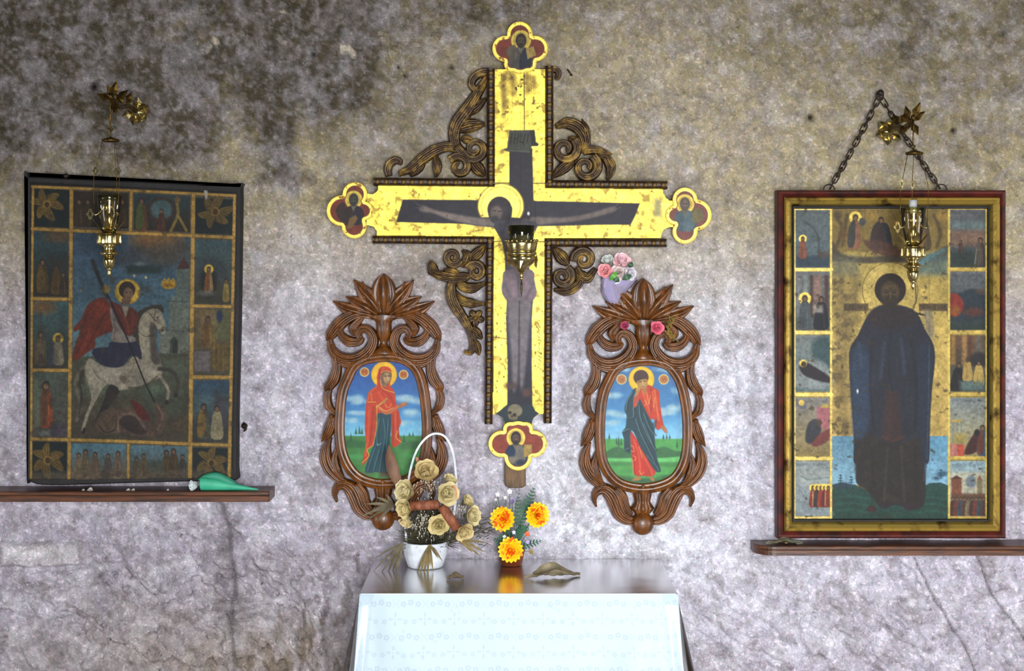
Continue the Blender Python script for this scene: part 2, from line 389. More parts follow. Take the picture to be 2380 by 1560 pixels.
    mix(0.42*sstep(0.44, 0.70, fbm(X*1.3, Y*0.9, 34, 5, 43)), gry)
    mix(0.45*sstep(0.50, 0.74, fbm(X, Y, 13, 4, 45)), gry)
    mix(0.50*sstep(0.48, 0.74, fbm(X, Y, 40, 5, 46))*(.35+.65*lowm), np.array(lin('e0dce2')))
    mix(0.40*sstep(0.52, 0.74, fbm(X, Y, 11, 4, 48))*(.4+.6*lowm), np.array(lin('e4dfe0')))
    mix(0.85*sstep(0.47, 0.60, fbm(X*1.3, Y*0.5, 30, 5, 47))*np.clip(blob(770, 1500, 140, 130)+0.8*blob(560, 1560, 200, 60)+0.5*blob(840, 1330, 60, 80), 0, 1), np.array(lin('55473f')))
    mix(0.45*blob(520, 1530, 420, 130), np.array(lin('a8987c')))
    mix(0.55*blob(530, 1300, 34, 190)*(.4+fine), np.array(lin('6d6564')))
    mix(0.85*crk, np.array(lin('5a5150'))); mix(hole*1.1, np.array(lin('17130f'))); mix(light*0.75, np.array(lin('cfc3ae'))); mix(blk*.45, np.array(lin('dcd6d2'))); mix(.5*np.exp(-((Y-1283)/7)**2)*sstep(10, 30, X)*(1-sstep(110, 135, X)), np.array(lin('ebe8e6')))
    # a small scratched rectangle, left of the carved icon
    for pts in ([(706, 735), (706, 667), (738, 667), (738, 690)],):
        mix(0.6*np.clip(1-seg_dist(X, Y, pts)/3, 0, 1), np.array(lin('e2dcd6')))
    V = np.stack([(X-CX)/S, -disp, CAMZ-(Y-CY)/S], -1).reshape(-1, 3)
    col = np.concatenate([np.clip(c, 0.01, 0.9), np.ones(X.shape+(1,))], -1).reshape(-1, 4)
    me = grid_mesh('wall_back', V, len(fx), len(fy), col)
    tag(link('wall_back', me, M_WALL), kind='structure')
build_wall()
M_ROCK = mat('vault_rock', '6f675b', 0.95, col2='4d463d', nscale=5, bump=0.8, bscale=12)
M_FLOOR = mat('stone_floor', '8d857a', 0.85, col2='6c655c', nscale=4, bump=0.3, bscale=20)
def build_shell():
    nx, ny = 60, 40; xs = np.linspace(-4.2, 4.2, nx); ys = np.linspace(0.05, -4.6, ny); X, Yd = np.meshgrid(xs, ys)
    Z = 2.72+0.35*np.sin(np.clip(-Yd/4.6, 0, 1)*math.pi/2)-0.10*(X/4.2)**2+0.12*(fbm(X, Yd, 1.0, 4, 61)-.5)
    tag(link('ceiling', grid_mesh('ceiling', np.stack([X, Yd, Z], -1).reshape(-1, 3), nx, ny), M_ROCK), kind='structure')
    Zf = 0.02*(fbm(X, Yd, 0.5, 3, 62)-.5)
    tag(link('floor', grid_mesh('floor', np.stack([X, Yd, Zf], -1).reshape(-1, 3), nx, ny), M_FLOOR), kind='structure')
build_shell()

# ------------------------------------------------------------------ materials
M_SHELF = mat('shelf_wood', '5f3213', 0.42, col2='2e1708', nscale=9, stretch=(1.2, 14, 14), bump=0.2, bscale=30, coat=0.1)
M_CARVE = mat('carved_walnut', '73400c', 0.42, col2='422306', nscale=14, stretch=(5, 5, 1.5), bump=0.15, bscale=70, coat=0.18)
M_GILTWOOD = mat('worn_gilt_wood', '3f2a12', 0.45, metal=0.2, col2='b08a38', nscale=34, bump=0.35, bscale=120, contrast=(0.48, 0.76))
M_MOULD = mat('dark_gilt_moulding', '2c1a0d', 0.5, metal=0.1, col2='5a3f1c', nscale=50, bump=0.3, bscale=150, contrast=(0.45, 0.75))
M_BEAD = mat('gilt_bead', '3f2a12', 0.5, metal=0.15, col2='8a6a30', nscale=26, contrast=(0.48, 0.72))
M_GOLD = mat('gold_leaf', 'd8b84c', 0.38, metal=0.5, col2='a5812e', nscale=30, bump=0.2, contrast=(0.55, 0.8))
M_GOLD2 = mat('worn_gold_frame', 'b39648', 0.32, metal=0.6, col2='4a3519', nscale=24, bump=0.25, contrast=(0.5, 0.68))
M_RED = mat('red_frame_paint', '571a10', 0.55, col2='2c0f0b', nscale=30, bump=0.2)
M_BLACK = mat('blackened_wood', '120f0e', 0.75, col2='1d1715', nscale=30, bump=0.4)
M_PAINT = mat_paint('icon_paint', 0.55)
M_PAINT_GOLD = mat_paint('gilded_panel', 0.55, gold_metal=0.36, gold_rough=0.45, bump=0.2)
M_ENAMEL = mat_paint('oval_icon_paint', 0.5, bump=0.05)
M_BRASS = mat('brass', 'd6c690', 0.22, metal=1.0, col2='a8925a', nscale=40, bump=0.08, bscale=200)
M_BRASSD = mat('tarnished_brass', '6e5526', 0.38, metal=0.9, col2='35280f', nscale=60, bump=0.3, bscale=150)
M_IRON = mat('black_iron', '231d18', 0.55, metal=0.6, col2='3a2a1e', nscale=60)
M_OLDWOOD = mat('old_wood', '6b4c26', 0.6, col2='4a3219', nscale=20, stretch=(8, 8, 1.5), bump=0.2)
def glass_mat(name, tint, alpha, rough=0.05, ior=1.45):
    m = bpy.data.materials.new(name); m.use_nodes = True; nt = m.node_tree; nt.nodes.remove(nt.nodes['Principled BSDF'])
    out = nt.nodes['Material Output']; tr = nt.nodes.new('ShaderNodeBsdfTransparent'); gl = nt.nodes.new('ShaderNodeBsdfGlossy'); fr = nt.nodes.new('ShaderNodeFresnel')
    df = nt.nodes.new('ShaderNodeBsdfDiffuse'); df.inputs[0].default_value = (*tint, 1); tr.inputs[0].default_value = (*[min(1, 0.35+0.65*t/max(tint)) for t in tint], 1)
    gl.inputs['Roughness'].default_value = rough; fr.inputs[0].default_value = ior
    mx = nt.nodes.new('ShaderNodeMixShader'); mx.inputs[0].default_value = alpha; nt.links.new(tr.outputs[0], mx.inputs[1]); nt.links.new(df.outputs[0], mx.inputs[2])
    m2 = nt.nodes.new('ShaderNodeMixShader'); nt.links.new(fr.outputs[0], m2.inputs[0]); nt.links.new(mx.outputs[0], m2.inputs[1]); nt.links.new(gl.outputs[0], m2.inputs[2])
    nt.links.new(m2.outputs[0], out.inputs[0]); return m
M_GLASS = glass_mat('dark_lamp_glass', (0.03, 0.03, 0.014), 0.20)
M_GLASS2 = glass_mat('clear_lamp_glass', (0.10, 0.09, 0.06), 0.06)
M_CLEAR = glass_mat('clear_plastic', (0.8, 0.82, 0.85), 0.10, 0.22)
M_FLAP = glass_mat('lightened_plastic', (0.62, 0.60, 0.58), 0.34, 0.15)  # milky haze added to lighten the dark gap behind the flaps
M_LILAC = glass_mat('lilac_cellophane', (0.55, 0.49, 0.68), 0.42, 0.1)

# ------------------------------------------------------------------ shelves
def shelf(name, x0, x1, ytop, yfront, thick, label, round_left=False):
    """x in wall pixels, ytop/yfront pixel rows of the board's top at the wall and at its front edge"""
    dep = D*(1-(ytop-CY)/(yfront-CY)); z = CAMZ-(ytop-CY)/S; k = KD(dep)
    X0 = (x0-CX)/S*k; X1 = (x1-CX)/S*k; th = thick/S*k
    t = thing(name, ((X0+X1)/2, -dep/2, z-th), label, 'shelf')
    out = []
    if round_left:
        r = dep*0.62
        out = [(X0, 0.0)]+[(X0+r-r*math.cos(a), -dep+r-r*math.sin(a)) for a in np.linspace(0, math.pi/2, 9)]
    else: out = [(X0, 0.0), (X0, -dep)]
    if not round_left: pass
    out += [(X1-0.004, -dep), (X1, -dep+0.004), (X1, 0.0)]
    mb = MB(); n = len(out); lv = [(z-th, 0), (z-th*0.45, 0), (z-th*0.40, -0.002), (z-th*0.34, 0), (z-0.002, 0), (z, 0.002)]
    for zz, ins in lv: mb.v += [(x, y+(ins if y < -0.001 else 0), zz) for x, y in out]
    for i in range(len(lv)-1):
        for j in range(n): a = i*n+j; b = i*n+(j+1) % n; mb.f.append((a, b, b+n, a+n))
    mb.f += [tuple(range(n)), tuple(range((len(lv)-1)*n, len(lv)*n))]
    link('board', mb.mesh('board', False), M_SHELF, t)
    return z, dep
ZL, DL = shelf('wall_shelf', -330, 626, 1130, 1143, 24, 'dark brown wooden wall shelf under the horseman icon')
ZR, DR = shelf('wall_shelf', 1757, 2560, 1255, 1270, 22, 'dark brown wooden shelf with rounded end under the red framed icon', True)

# ------------------------------------------------------------------ the gilded cross
KC = KD(0.05)
CROSS = thing('painted_cross', W(1208, 1135, 0.02, KC), 'large gilded wooden cross painted with a crucified figure, carved scrolls in its corners', 'cross')
BODY = [(1150, 160), (1267, 160), (1267, 437), (1542, 440), (1542, 449), (1548, 460), (1556, 466), (1566, 468), (1566, 528), (1550, 529), (1542, 536), (1538, 545), (1536, 553),
        (1266, 553), (1264, 962), (1252, 964), (1242, 970), (1237, 980), (1239, 996), (1170, 996), (1172, 980), (1167, 970), (1158, 965), (1146, 964), (1148, 550), (876, 547), (875, 536), (868, 527), (858, 524), (852, 524), (852, 450),
        (866, 452), (875, 446), (879, 438), (878, 431), (1150, 434)]
mb = MB(); prism(mb, BODY, 0.016, 0.045, KC, 1.0); link('panel', mb.mesh('panel', False), M_GOLD, CROSS)
def paint_cross():
    c = Cv(850, 156, 1568, 998, 1.5, 'd8bd48', 1.0); c.mottle(0.20, 70, 3); c.mottle(0.28, 9, 4)
    c.wear('b08a35', 0.62, 16, 5, a=0.5); c.wear('6a4c22', 0.66, 10, 6, where=sstep(330, 170, c.Y)*0.9+0.25, a=0.9)
    # vertical stains under the top medallion
    for x, y0, y1, w in [(1172, 175, 245, 12), (1190, 175, 215, 16), (1225, 175, 210, 14), (1240, 180, 200, 12), (1168, 200, 265, 6)]:
        c.line([(x, y0), (x+2, y1)], w, '6d4d22', 0.45, 5)
    c.line([(1218, 160), (1219, 302)], 1.6, '3a2c14', 0.9, 0.6); c.line([(1150, 425), (1267, 426)], 1.8, '3a2c14', .85, .6)
    c.line([(1148, 562), (1172, 560)], 1.5, '3a2c14', .8, .6); c.line([(1250, 562), (1267, 562)], 1.5, '3a2c14', .8, .6); c.line([(1148, 784), (1178, 788)], 2.2, 'a5813a', .8, .8)
    dk = '3b343c'
    c.poly([(1184, 345), (1237, 345), (1240, 470), (1240, 530), (1184, 530)], dk, grad='463e48')
    c.poly([(936, 464), (1190, 466), (1190, 524), (1100, 523), (1070, 520), (921, 516)], '3a353d')
    c.poly([(1236, 467), (1487, 473), (1477, 500), (1466, 522), (1400, 522), (1330, 524), (1236, 526)], '403b45')
    for y in (478, 492, 508): c.line([(950, y), (1140, y+2)], 3, '322c36', 0.35, 2); c.line([(1260, y), (1460, y+3)], 3, '36303c', 0.35, 2)
    # halo and head, arms
    c.ell(1164, 479, 54, 53, 'e4cb54', gold=1.0); c.ell(1164, 479, 54.5, 53.5, 'b0923a', 0.8, 0.8, inner=0.955); c.ell(1164, 479, 47, 46, 'd8bc48', .5, .8, inner=0.95)
    c.poly([(1105, 506), (1222, 508), (1240, 530), (1100, 524)], '5d545c', sm=3)
    c.poly([(985, 478), (1010, 488), (1060, 498), (1120, 508), (1160, 512), (1160, 526), (1100, 522), (1050, 512), (1010, 497), (975, 490)], 'b09a8c', .85, 3, sm=3)
    c.poly([(1236, 505), (1300, 506), (1350, 500), (1390, 490), (1425, 480), (1432, 490), (1390, 503), (1340, 514), (1280, 520), (1236, 524)], 'a89284', .8, 3, sm=3)
    for p in ([(985, 482), (968, 474)], [(985, 484), (966, 483)], [(1424, 484), (1438, 474)], [(1426, 486), (1443, 482)]): c.line(p, 2.6, '8a7a72', .6)
    c.ell(1161, 487, 28, 30, '44393f'); c.poly([(1137, 492), (1142, 512), (1160, 522), (1184, 512), (1190, 492), (1184, 478)], '4e444b', sm=3)
    c.ell(1154, 495, 13, 17, '9a8478', .9, 3); c.ell(1150, 510, 10, 8, '4a4246', .9, 2); c.line([(1146, 489), (1152, 490)], 2, '30262a'); c.line([(1158, 491), (1164, 491)], 2, '30262a'); c.line([(1154, 492), (1153, 502)], 1.6, '9a8478', .8)
    c.poly([(1150, 514), (1198, 516), (1225, 508), (1232, 524), (1150, 526)], '77696c', .9, 2)
    # torso
    c.poly([(1150, 516), (1245, 516), (1240, 545), (1234, 570), (1226, 600), (1234, 640), (1240, 660), (1180, 660), (1174, 600), (1166, 560)], '5f5a66', sm=3)
    c.poly([(1180, 525), (1226, 522), (1222, 570), (1215, 620), (1186, 620), (1178, 570)], 'a0949a', .85, 6, sm=3)
    c.line([(1200, 530), (1202, 625)], 3, '4b4450', .7, 2)
    for y in (545, 560, 575): c.line([(1180, y), (1200, y+6), (1220, y)], 2, '504955', .6, 1.2, sm=3)
    # cloth and legs
    c.poly([(1180, 680), (1240, 680), (1236, 740), (1236, 850), (1237, 945), (1179, 945), (1180, 850), (1176, 740)], '57526a', grad='2e2938')
    c.poly([(1182, 690), (1207, 690), (1206, 770), (1205, 860), (1200, 905), (1192, 905), (1188, 820), (1181, 740)], 'a49698', .9, 4, sm=3)
    c.poly([(1210, 690), (1234, 690), (1230, 760), (1222, 850), (1216, 900), (1208, 905), (1207, 800)], 'a8989a', .85, 4, sm=3)
    c.line([(1207, 700), (1206, 900)], 2.5, '3c3644', .8, 1.5)
    c.poly([(1176, 628), (1236, 628), (1242, 655), (1247, 676), (1243, 694), (1230, 704), (1205, 698), (1190, 706), (1174, 694), (1166, 676), (1168, 652)], '9a858c', sm=3)
    for p, col in (([(1185, 640), (1195, 690)], 'b88f9a'), ([(1215, 640), (1232, 690)], 'b58a94'), ([(1205, 640), (1207, 690)], '5e515c'), ([(1174, 660), (1186, 690)], '6d5e68'), ([(1240, 660), (1222, 695)], '7a6670')): c.line(p, 6, col, .7, 3)
    c.ell(1188, 897, 15, 9, '6d4c46', .8, 4); c.ell(1224, 913, 12, 10, '7a4e40', .8, 4); c.ell(1206, 915, 9, 16, '262330', .7, 4)
    c.poly([(1180, 940), (1236, 940), (1244, 956), (1253, 962), (1240, 972), (1235, 988), (1174, 988), (1168, 972), (1152, 963), (1162, 955)], '2b3c44', grad='263c42')
    c.ell(1197, 955, 17, 15, 'a89a76'); c.poly([(1182, 960), (1202, 966), (1200, 977), (1184, 975)], 'a08f6c', sm=3)
    for x, y, r in ((1185, 960, 4), (1196, 965, 4)): c.ell(x, y, r, r*0.95, '30241c')
    c.ell(1190, 968, 2.2, 2.5, '3a2c20'); c.line([(1185, 974), (1199, 976)], 1.2, '5a4a34')
    # the scroll with its four letters above the beam
    c.poly([(1184, 303), (1242, 302), (1245, 330), (1252, 335), (1250, 339), (1236, 339), (1231, 354), (1183, 352), (1170, 349), (1179, 343)], '57574a')
    c.poly([(1231, 304), (1242, 302), (1245, 330), (1252, 335), (1250, 339), (1236, 339)], '33332e'); c.line([(1172, 349), (1230, 353)], 2.5, '7d7d68', .8)
    L = '23221e'
    def tl(x, y): return (1190+x*0.98-(y-0)*0.17, 311+y)
    for st in ([(0, 0), (0, 22)], [(8, 0), (8, 22)], [(8, 11), (16, 11)], [(16, 0), (16, 22)], [(22, 0), (22, 20)], [(22, 20), (31, 20)], [(31, 0), (31, 20)], [(31, 20), (33, 26)], [(39, 0), (39, 22)]):
        c.line([tl(*p) for p in st], 2.3, L, .95, .6)
    c.mottle(0.18, 9, 8); c.mottle(.12, 40, 9)
    # losses along the gold
    for i in range(70):
        x, y = rnd.uniform(880, 1530), rnd.uniform(440, 548)
        if i > 35: x, y = rnd.choice([rnd.uniform(1150, 1176), rnd.uniform(1242, 1264)]), rnd.uniform(570, 950)
        c.ell(x, y, rnd.uniform(.8, 2.2), rnd.uniform(.8, 3), '6a5020', .7)
    for y in range(745, 860, 9): c.line([(1252+rnd.uniform(-3, 3), y), (1256+rnd.uniform(-3, 3), y+rnd.uniform(2, 8))], 1.6, '5a4a24', .6)
    c.rect(1520, 462, 1538, 505, '9a9680', .6, 6)
    c.c *= (.66+.34*c.g)[..., None]
    c.build('painting', M_PAINT_GOLD, CROSS, 0.0458, KC, BODY, gain=1.0)
paint_cross()
# mouldings with carved beads
bead = MB(); lathe(bead, [(0.0015, -0.003), (0.0052, -0.0008), (0.0060, 0.0012), (0.0042, 0.0042), (0.0012, 0.0058)], (0, 0, 0), 8, axis='y'); BEAD = bead.mesh('bead'); BEAD.materials.append(M_BEAD)
def moulding(a, b, w):
    a, b = np.array(a, float), np.array(b, float)
    mb = MB(); C = np.array([a+(b-a)*t for t in np.linspace(0, 1, 2)]); T = (b-a)/np.linalg.norm(b-a); N = np.array([-T[1], T[0]])
    prof = [(-1, 0.010), (-1, 0.046), (-0.75, 0.056), (-0.55, 0.052), (-0.3, 0.054), (0.3, 0.054), (0.55, 0.052), (0.75, 0.056), (1, 0.046), (1, 0.010)]
    for p in C: mb.v += [W(*(p+N*u*w), dd, KC) for u, dd in prof]
    n = len(prof); mb.f = [(j, (j+1) % n, n+(j+1) % n, n+j) for j in range(n)]+[tuple(range(n)), tuple(range(n, 2*n))]
    o = link('moulding', mb.mesh('moulding', False), M_MOULD, CROSS)
    L = np.linalg.norm(b-a); nb = int(L//19)
    for i in range(nb):
        p = a+(b-a)*((i+0.5)/nb); q = bpy.data.objects.new('bead', BEAD); COL.objects.link(q); q.parent = o
        q.matrix_parent_inverse = Matrix.Translation(-root_off(o)); q.location = W(p[0], p[1], 0.0555, KC); q.scale = (1.15, 1, 1.15)
for a, b, w in [((1141, 160), (1141, 432), 9.5), ((1277, 153), (1277, 432), 9.5), ((868, 422), (1150, 425), 9.5), ((1268, 428), (1551, 430), 9.5),
                ((866, 557), (1148, 559), 9.5), ((1266, 564), (1549, 565), 10), ((1139, 552), (1135, 986), 9.5), ((1275, 556), (1273, 984), 9.5)]: moulding(a, b, w)
# medallions
def medallion(c, circ, fn, label):
    out = lobes(c, circ); mb = MB(); prism(mb, out, 0.018, 0.049, KC, 1.2); o = link('medallion', mb.mesh('medallion', False), M_GOLD, CROSS); o['label'] = label
    X = np.array(out); cv = Cv(X[:, 0].min()-1, X[:, 1].min()-1, X[:, 0].max()+1, X[:, 1].max()+1, 1.0, '8a3a26', 0)
    fn(cv); d = seg_dist(cv.X, cv.Y, out, True); m = np.clip((7.5-d)/2+0.5, 0, 1); n = fbm(cv.X, cv.Y, 10, 3, 9)
    cv.c *= .72; cv.ap((slice(None), slice(None)), m, 'e6cb55', 1.0); m2 = np.clip((1.6-np.abs(d-8.6))/1.2, 0, 1)*.7; cv.ap((slice(None), slice(None)), m2, '6a3a1c')
    cv.wear('7a4a20', .62, 9, 4, where=m, a=.8); cv.mottle(.2, 8, 3)
    p = cv.build('portrait', M_PAINT_GOLD, o, 0.0497, KC, out)
    mb = MB(); n_ = len(out); pts = [W(x, y, 0.0497, KC) for x, y in out]; tube(mb, pts+[pts[0]], 0.0016, 5, False); link('rim', mb.mesh('rim'), M_GOLD, o)
def bust(cv, x, y, r, hair, face, robe, robe2, book=None, lean=0):
    cv.ell(x, y, r*1.45, r*1.5, 'e2c652', gold=1.0, inner=.72); cv.ell(x, y, r*1.1, r*1.15, 'cfb048', gold=.8)
    cv.poly([(x-r*1.6, y+r*4), (x-r*1.5, y+r*1.8), (x-r*.5, y+r*1.0), (x+r*.5, y+r*1.0), (x+r*1.5, y+r*1.7), (x+r*1.6, y+r*4)], robe, sm=3)
    cv.poly([(x-r*.5, y+r*1.0), (x+r*.5, y+r*1.0), (x+r*.2, y+r*2.6)], '857a66'); cv.poly([(x+r*.3, y+r*1.2), (x+r*1.5, y+r*1.8), (x+r*1.3, y+r*4), (x-r*.3, y+r*4)], robe2, .9, sm=3)
    cv.ell(x, y, r*.78, r, hair); cv.ell(x+lean, y+r*.12, r*.52, r*.72, face, .95, 2); cv.ell(x+lean, y+r*.72, r*.42, r*.42, hair, .9, 2)
    for s in (-1, 1): cv.line([(x+lean+s*r*.32, y), (x+lean+s*r*.1, y)], 1.5, '1c1410', .8)
    cv.line([(x+lean, y), (x+lean, y+r*.35)], 1.2, 'a08060', .7)
    if book: cv.poly(book, 'c7a352'); cv.line([book[0], book[2]], 1, '7a5a2a', .5)
medallion((1208, 112), [(1208, 80, 29), (1174, 113, 29), (1244, 113, 29), (1209, 140, 30), (1190, 148, 18), (1228, 148, 18)],
          lambda cv: (bust(cv, 1211, 94, 16, '2e241a', '5e4a34', '57504a', '262838', [(1222, 112), (1240, 108), (1246, 128), (1226, 138)]), cv.poly([(1176, 118), (1196, 104), (1204, 130), (1190, 140)], '6a6250', .9, sm=3)), 'top medallion with a bearded bust on red')
medallion((818, 488), [(825, 452, 28), (795, 490, 35), (823, 526, 28), (845, 490, 22)],
          lambda cv: (bust(cv, 822, 464, 14, '37342a', '4f4e3e', '3a2620', '2a2330'), cv.poly([(780, 490), (800, 470), (812, 520), (796, 520)], '33281f', .9, sm=3), cv.poly([(812, 508), (826, 500), (832, 508), (818, 530), (806, 532)], '8a6634')), 'left medallion with a winged bust')
medallion((1602, 500), [(1592, 465, 28), (1618, 500, 35), (1592, 538, 28), (1570, 500, 22)],
          lambda cv: (cv.rect(1545, 430, 1660, 570, '9a5c52'), bust(cv, 1592, 474, 15, '6a5c50', '8a7668', '5c7076', '6a8086'), cv.poly([(1610, 490), (1630, 485), (1634, 510), (1612, 518)], '8a7c52', sm=3)), 'right medallion with a bust in blue-grey robe')
medallion((1204, 1036), [(1166, 1032, 30), (1240, 1032, 30), (1204, 1062, 31), (1204, 1010, 30), (1186, 998, 16), (1222, 998, 16)],
          lambda cv: (cv.rect(1130, 980, 1275, 1100, 'a8452e'), bust(cv, 1199, 1018, 15, '33221e', '7a5a4c', '243a58', '8a8074', [(1218, 1034), (1236, 1033), (1236, 1062), (1217, 1062)]), cv.ell(1190, 1070, 14, 9, '9a8c74', .9, 3), cv.ell(1210, 1076, 12, 7, '23304e', .9, 3)), 'bottom medallion with a bearded bust holding a yellow book')
mb = MB(); prism(mb, [(1173, 1075), (1222, 1075), (1222, 1132), (1214, 1137), (1182, 1137), (1173, 1130)], 0.006, 0.032, KC, 2); link('tenon', mb.mesh('tenon', False), M_OLDWOOD, CROSS)
# corner carvings -------------------------------------------------
def carving(label, strips):
    o = None
    for name, pts, ws, h, g in strips:
        mb = MB(); ribbon(mb, pts, [1.32*w for w in ws], 0.018, h*1.45, KC, n=max(16, 5*len(pts)), groove=min(.85, g*1.5), db=0.010, ng=3)
        nm = name if o else 'scroll_carving'; q = link(nm, mb.mesh(nm), M_GILTWOOD, o if o else CROSS)
        if o is None: o = q; q['label'] = label
    return o
LW = [1, 6, 9, 7, 1]
def leafw(w): return [w*.35, w*.85, w, w*.8, w*.25]
carving('upper left scroll carving', [
    ('stem', [(1135, 172), (1113, 207), (1086, 250), (1062, 283), (1054, 311), (1060, 336), (1080, 356), (1104, 369)], [5, 9, 13, 13, 11, 9, 8, 7], .016, .35),
    ('volute', [(1136, 164), (1118, 166), (1102, 176), (1095, 191), (1101, 204), (1111, 202), (1110, 193)], [8, 8, 8, 7, 6, 5, 3], .014, .2),
    ('scroll', [(1060, 338), (1080, 360)]+spiral(1103, 345, 26, 7, 120, -330), [9, 8, 7, 7, 6, 6, 5, 5, 4], .018, .2),
    ('leaf', [(1082, 262), (1104, 248), (1129, 226)], leafw(10), .015, .5), ('leaf', [(1060, 300), (1090, 290), (1127, 286)], leafw(13), .016, .5),
    ('leaf', [(1070, 320), (1085, 322), (1100, 326)], leafw(9), .014, .4),
    ('stem', [(1072, 352), (1050, 340), (1030, 340), (1005, 350), (980, 367), (955, 389), (925, 403)], [6, 9, 10, 11, 11, 9, 5], .016, .35),
    ('volute', [(902, 408), (899, 393), (904, 379), (916, 371), (927, 374), (926, 382)], [6, 8, 8, 8, 6, 3], .013, .2),
    ('scroll', spiral(1066, 386, 27, 6, 215, 640), [8, 8, 8, 7, 6, 5, 4], .018, .2),
    ('leaf', [(985, 368), (970, 388), (952, 408)], leafw(10), .014, .5), ('leaf', [(1012, 360), (1015, 385), (1012, 410)], leafw(9), .014, .5),
    ('leaf', [(1094, 372), (1110, 390), (1126, 408)], leafw(12), .015, .5)])
carving('upper right scroll carving', [
    ('volute', [(1284, 160), (1292, 158), (1299, 166), (1297, 176), (1290, 178)], [6, 6, 6, 5, 3], .012, .2),
    ('leaf', [(1292, 292), (1318, 284), (1342, 292), (1358, 312), (1362, 335), (1352, 352)], [4, 11, 12, 11, 9, 5], .016, .55),
    ('leaf', [(1354, 274), (1364, 296), (1367, 322), (1358, 350)], [1, 6, 6, 4], .015, .4),
    ('scroll', spiral(1314, 345, 31, 7, -50, 420), [8, 9, 8, 7, 7, 6, 5, 4], .018, .2),
    ('leaf', [(1322, 318), (1340, 326), (1350, 346)], leafw(8), .015, .4),
    ('leaf', [(1356, 352), (1372, 346), (1396, 348), (1426, 357)], [6, 9, 7, 1], .014, .4),
    ('leaf', [(1392, 358), (1410, 366), (1421, 384), (1420, 400), (1414, 416)], [4, 9, 10, 8, 3], .015, .55),
    ('scroll', spiral(1363, 387, 31, 7, -60, 400), [9, 9, 8, 7, 6, 5, 4], .018, .2),
    ('leaf', [(1336, 372), (1312, 388), (1286, 410)], leafw(11), .015, .5)])
carving('lower left scroll carving', [
    ('scroll', spiral(1052, 598, 20, 5, 20, 460), [7, 7, 7, 6, 5, 4], .017, .2), ('scroll', spiral(1105, 632, 21, 5, 200, 640), [8, 8, 7, 7, 6, 4], .018, .2),
    ('leaf', [(1090, 606), (1108, 590), (1126, 572)], leafw(11), .015, .5), ('leaf', [(1074, 582), (1086, 594), (1080, 612), (1066, 616)], [3, 9, 9, 3], .015, .5),
    ('leaf', [(1092, 640), (1080, 644), (1050, 646), (1020, 640), (994, 632)], [5, 9, 10, 9, 4], .015, .5), ('leaf', [(1014, 640), (1004, 624), (1000, 606)], leafw(10), .014, .5), ('leaf', [(1068, 638), (1048, 632), (1030, 626)], leafw(8), .014, .5),
    ('stem', [(1058, 640), (1047, 672), (1054, 706), (1074, 738), (1090, 766), (1098, 793), (1094, 820), (1078, 820)], [5, 10, 11, 9, 8, 7, 6, 3], .015, .35),
    ('leaf', [(1060, 640), (1072, 664), (1098, 670), (1128, 658)], [4, 9, 10, 3], .016, .55), ('leaf', [(1056, 678), (1070, 698), (1096, 706), (1128, 708)], [4, 9, 9, 2], .016, .55),
    ('leaf', [(1092, 762), (1106, 774), (1120, 790)], leafw(9), .015, .5), ('leaf', [(1100, 790), (1108, 808), (1113, 828)], leafw(8), .014, .5)])
mb = MB()
for i in range(5):
    a = 72*i+20; x, y = 1105+12*math.cos(math.radians(a)), 740+12*math.sin(math.radians(a)); ribbon(mb, [(1105, 740), (x, y), (1105+21*math.cos(math.radians(a)), 740+21*math.sin(math.radians(a)))], [4, 9, 4], .022, .012, KC, n=8, groove=.3, db=.01)
lathe(mb, [(0.006, 0.028), (0.006, 0.036), (0.002, 0.040)], W(1105, 740, 0, KC), 10, axis='y'); link('rosette', mb.mesh('rosette'), M_GILTWOOD, CROSS)
carving('lower right scroll carving', [
    ('leaf', [(1322, 616), (1306, 598), (1287, 576)], leafw(12), .015, .5), ('scroll', spiral(1358, 604, 25, 6, 170, 620), [8, 9, 8, 7, 6, 5, 4], .018, .2),
    ('scroll', spiral(1308, 643, 24, 6, -60, 400), [8, 8, 8, 7, 6, 5, 4], .018, .2), ('leaf', [(1340, 622), (1352, 640), (1368, 646), (1386, 624)], [4, 10, 10, 4], .016, .5),
    ('leaf', [(1344, 634), (1348, 656), (1332, 672), (1312, 678), (1288, 674)], [4, 8, 9, 9, 3], .016, .5)])

# ------------------------------------------------------------------ small painted figures used in the icons
def fig(c, x, y, h, robe, mantle=None, halo=False, face='7a5c44', hair='2a2018', w=1.0, lean=0):
    """standing robed figure, feet at (x,y), height h px"""
    r = h*0.10; wd = h*0.16*w
    if halo: c.ell(x+lean, y-h+r, r*1.9, r*1.9, 'd8b956', gold=.8)
    c.poly([(x-wd*.6+lean*.8, y-h*.80), (x+wd*.6+lean*.8, y-h*.80), (x+wd*1.05+lean*.3, y-h*.45), (x+wd*1.1, y), (x-wd*1.1, y), (x-wd*1.05+lean*.3, y-h*.45)], robe, 1, 1.0, sm=3)
    if mantle: c.poly([(x-wd*.6+lean*.8, y-h*.80), (x+lean*.8, y-h*.82), (x+wd*.3, y-h*.3), (x-wd*.2, y-h*.02), (x-wd*1.1, y-h*.05), (x-wd*1.1, y-h*.5)], mantle, .95, 1, sm=3)
    c.line([(x-wd*.2, y-h*.5), (x-wd*.3, y-2)], 1.2, '1c1614', .35); c.line([(x+wd*.4, y-h*.6), (x+wd*.5, y-2)], 1.2, 'e8dcc0', .2)
    c.ell(x+lean, y-h+r, r*.85, r*1.05, hair); c.ell(x+lean, y-h+r*1.2, r*.58, r*.72, face)
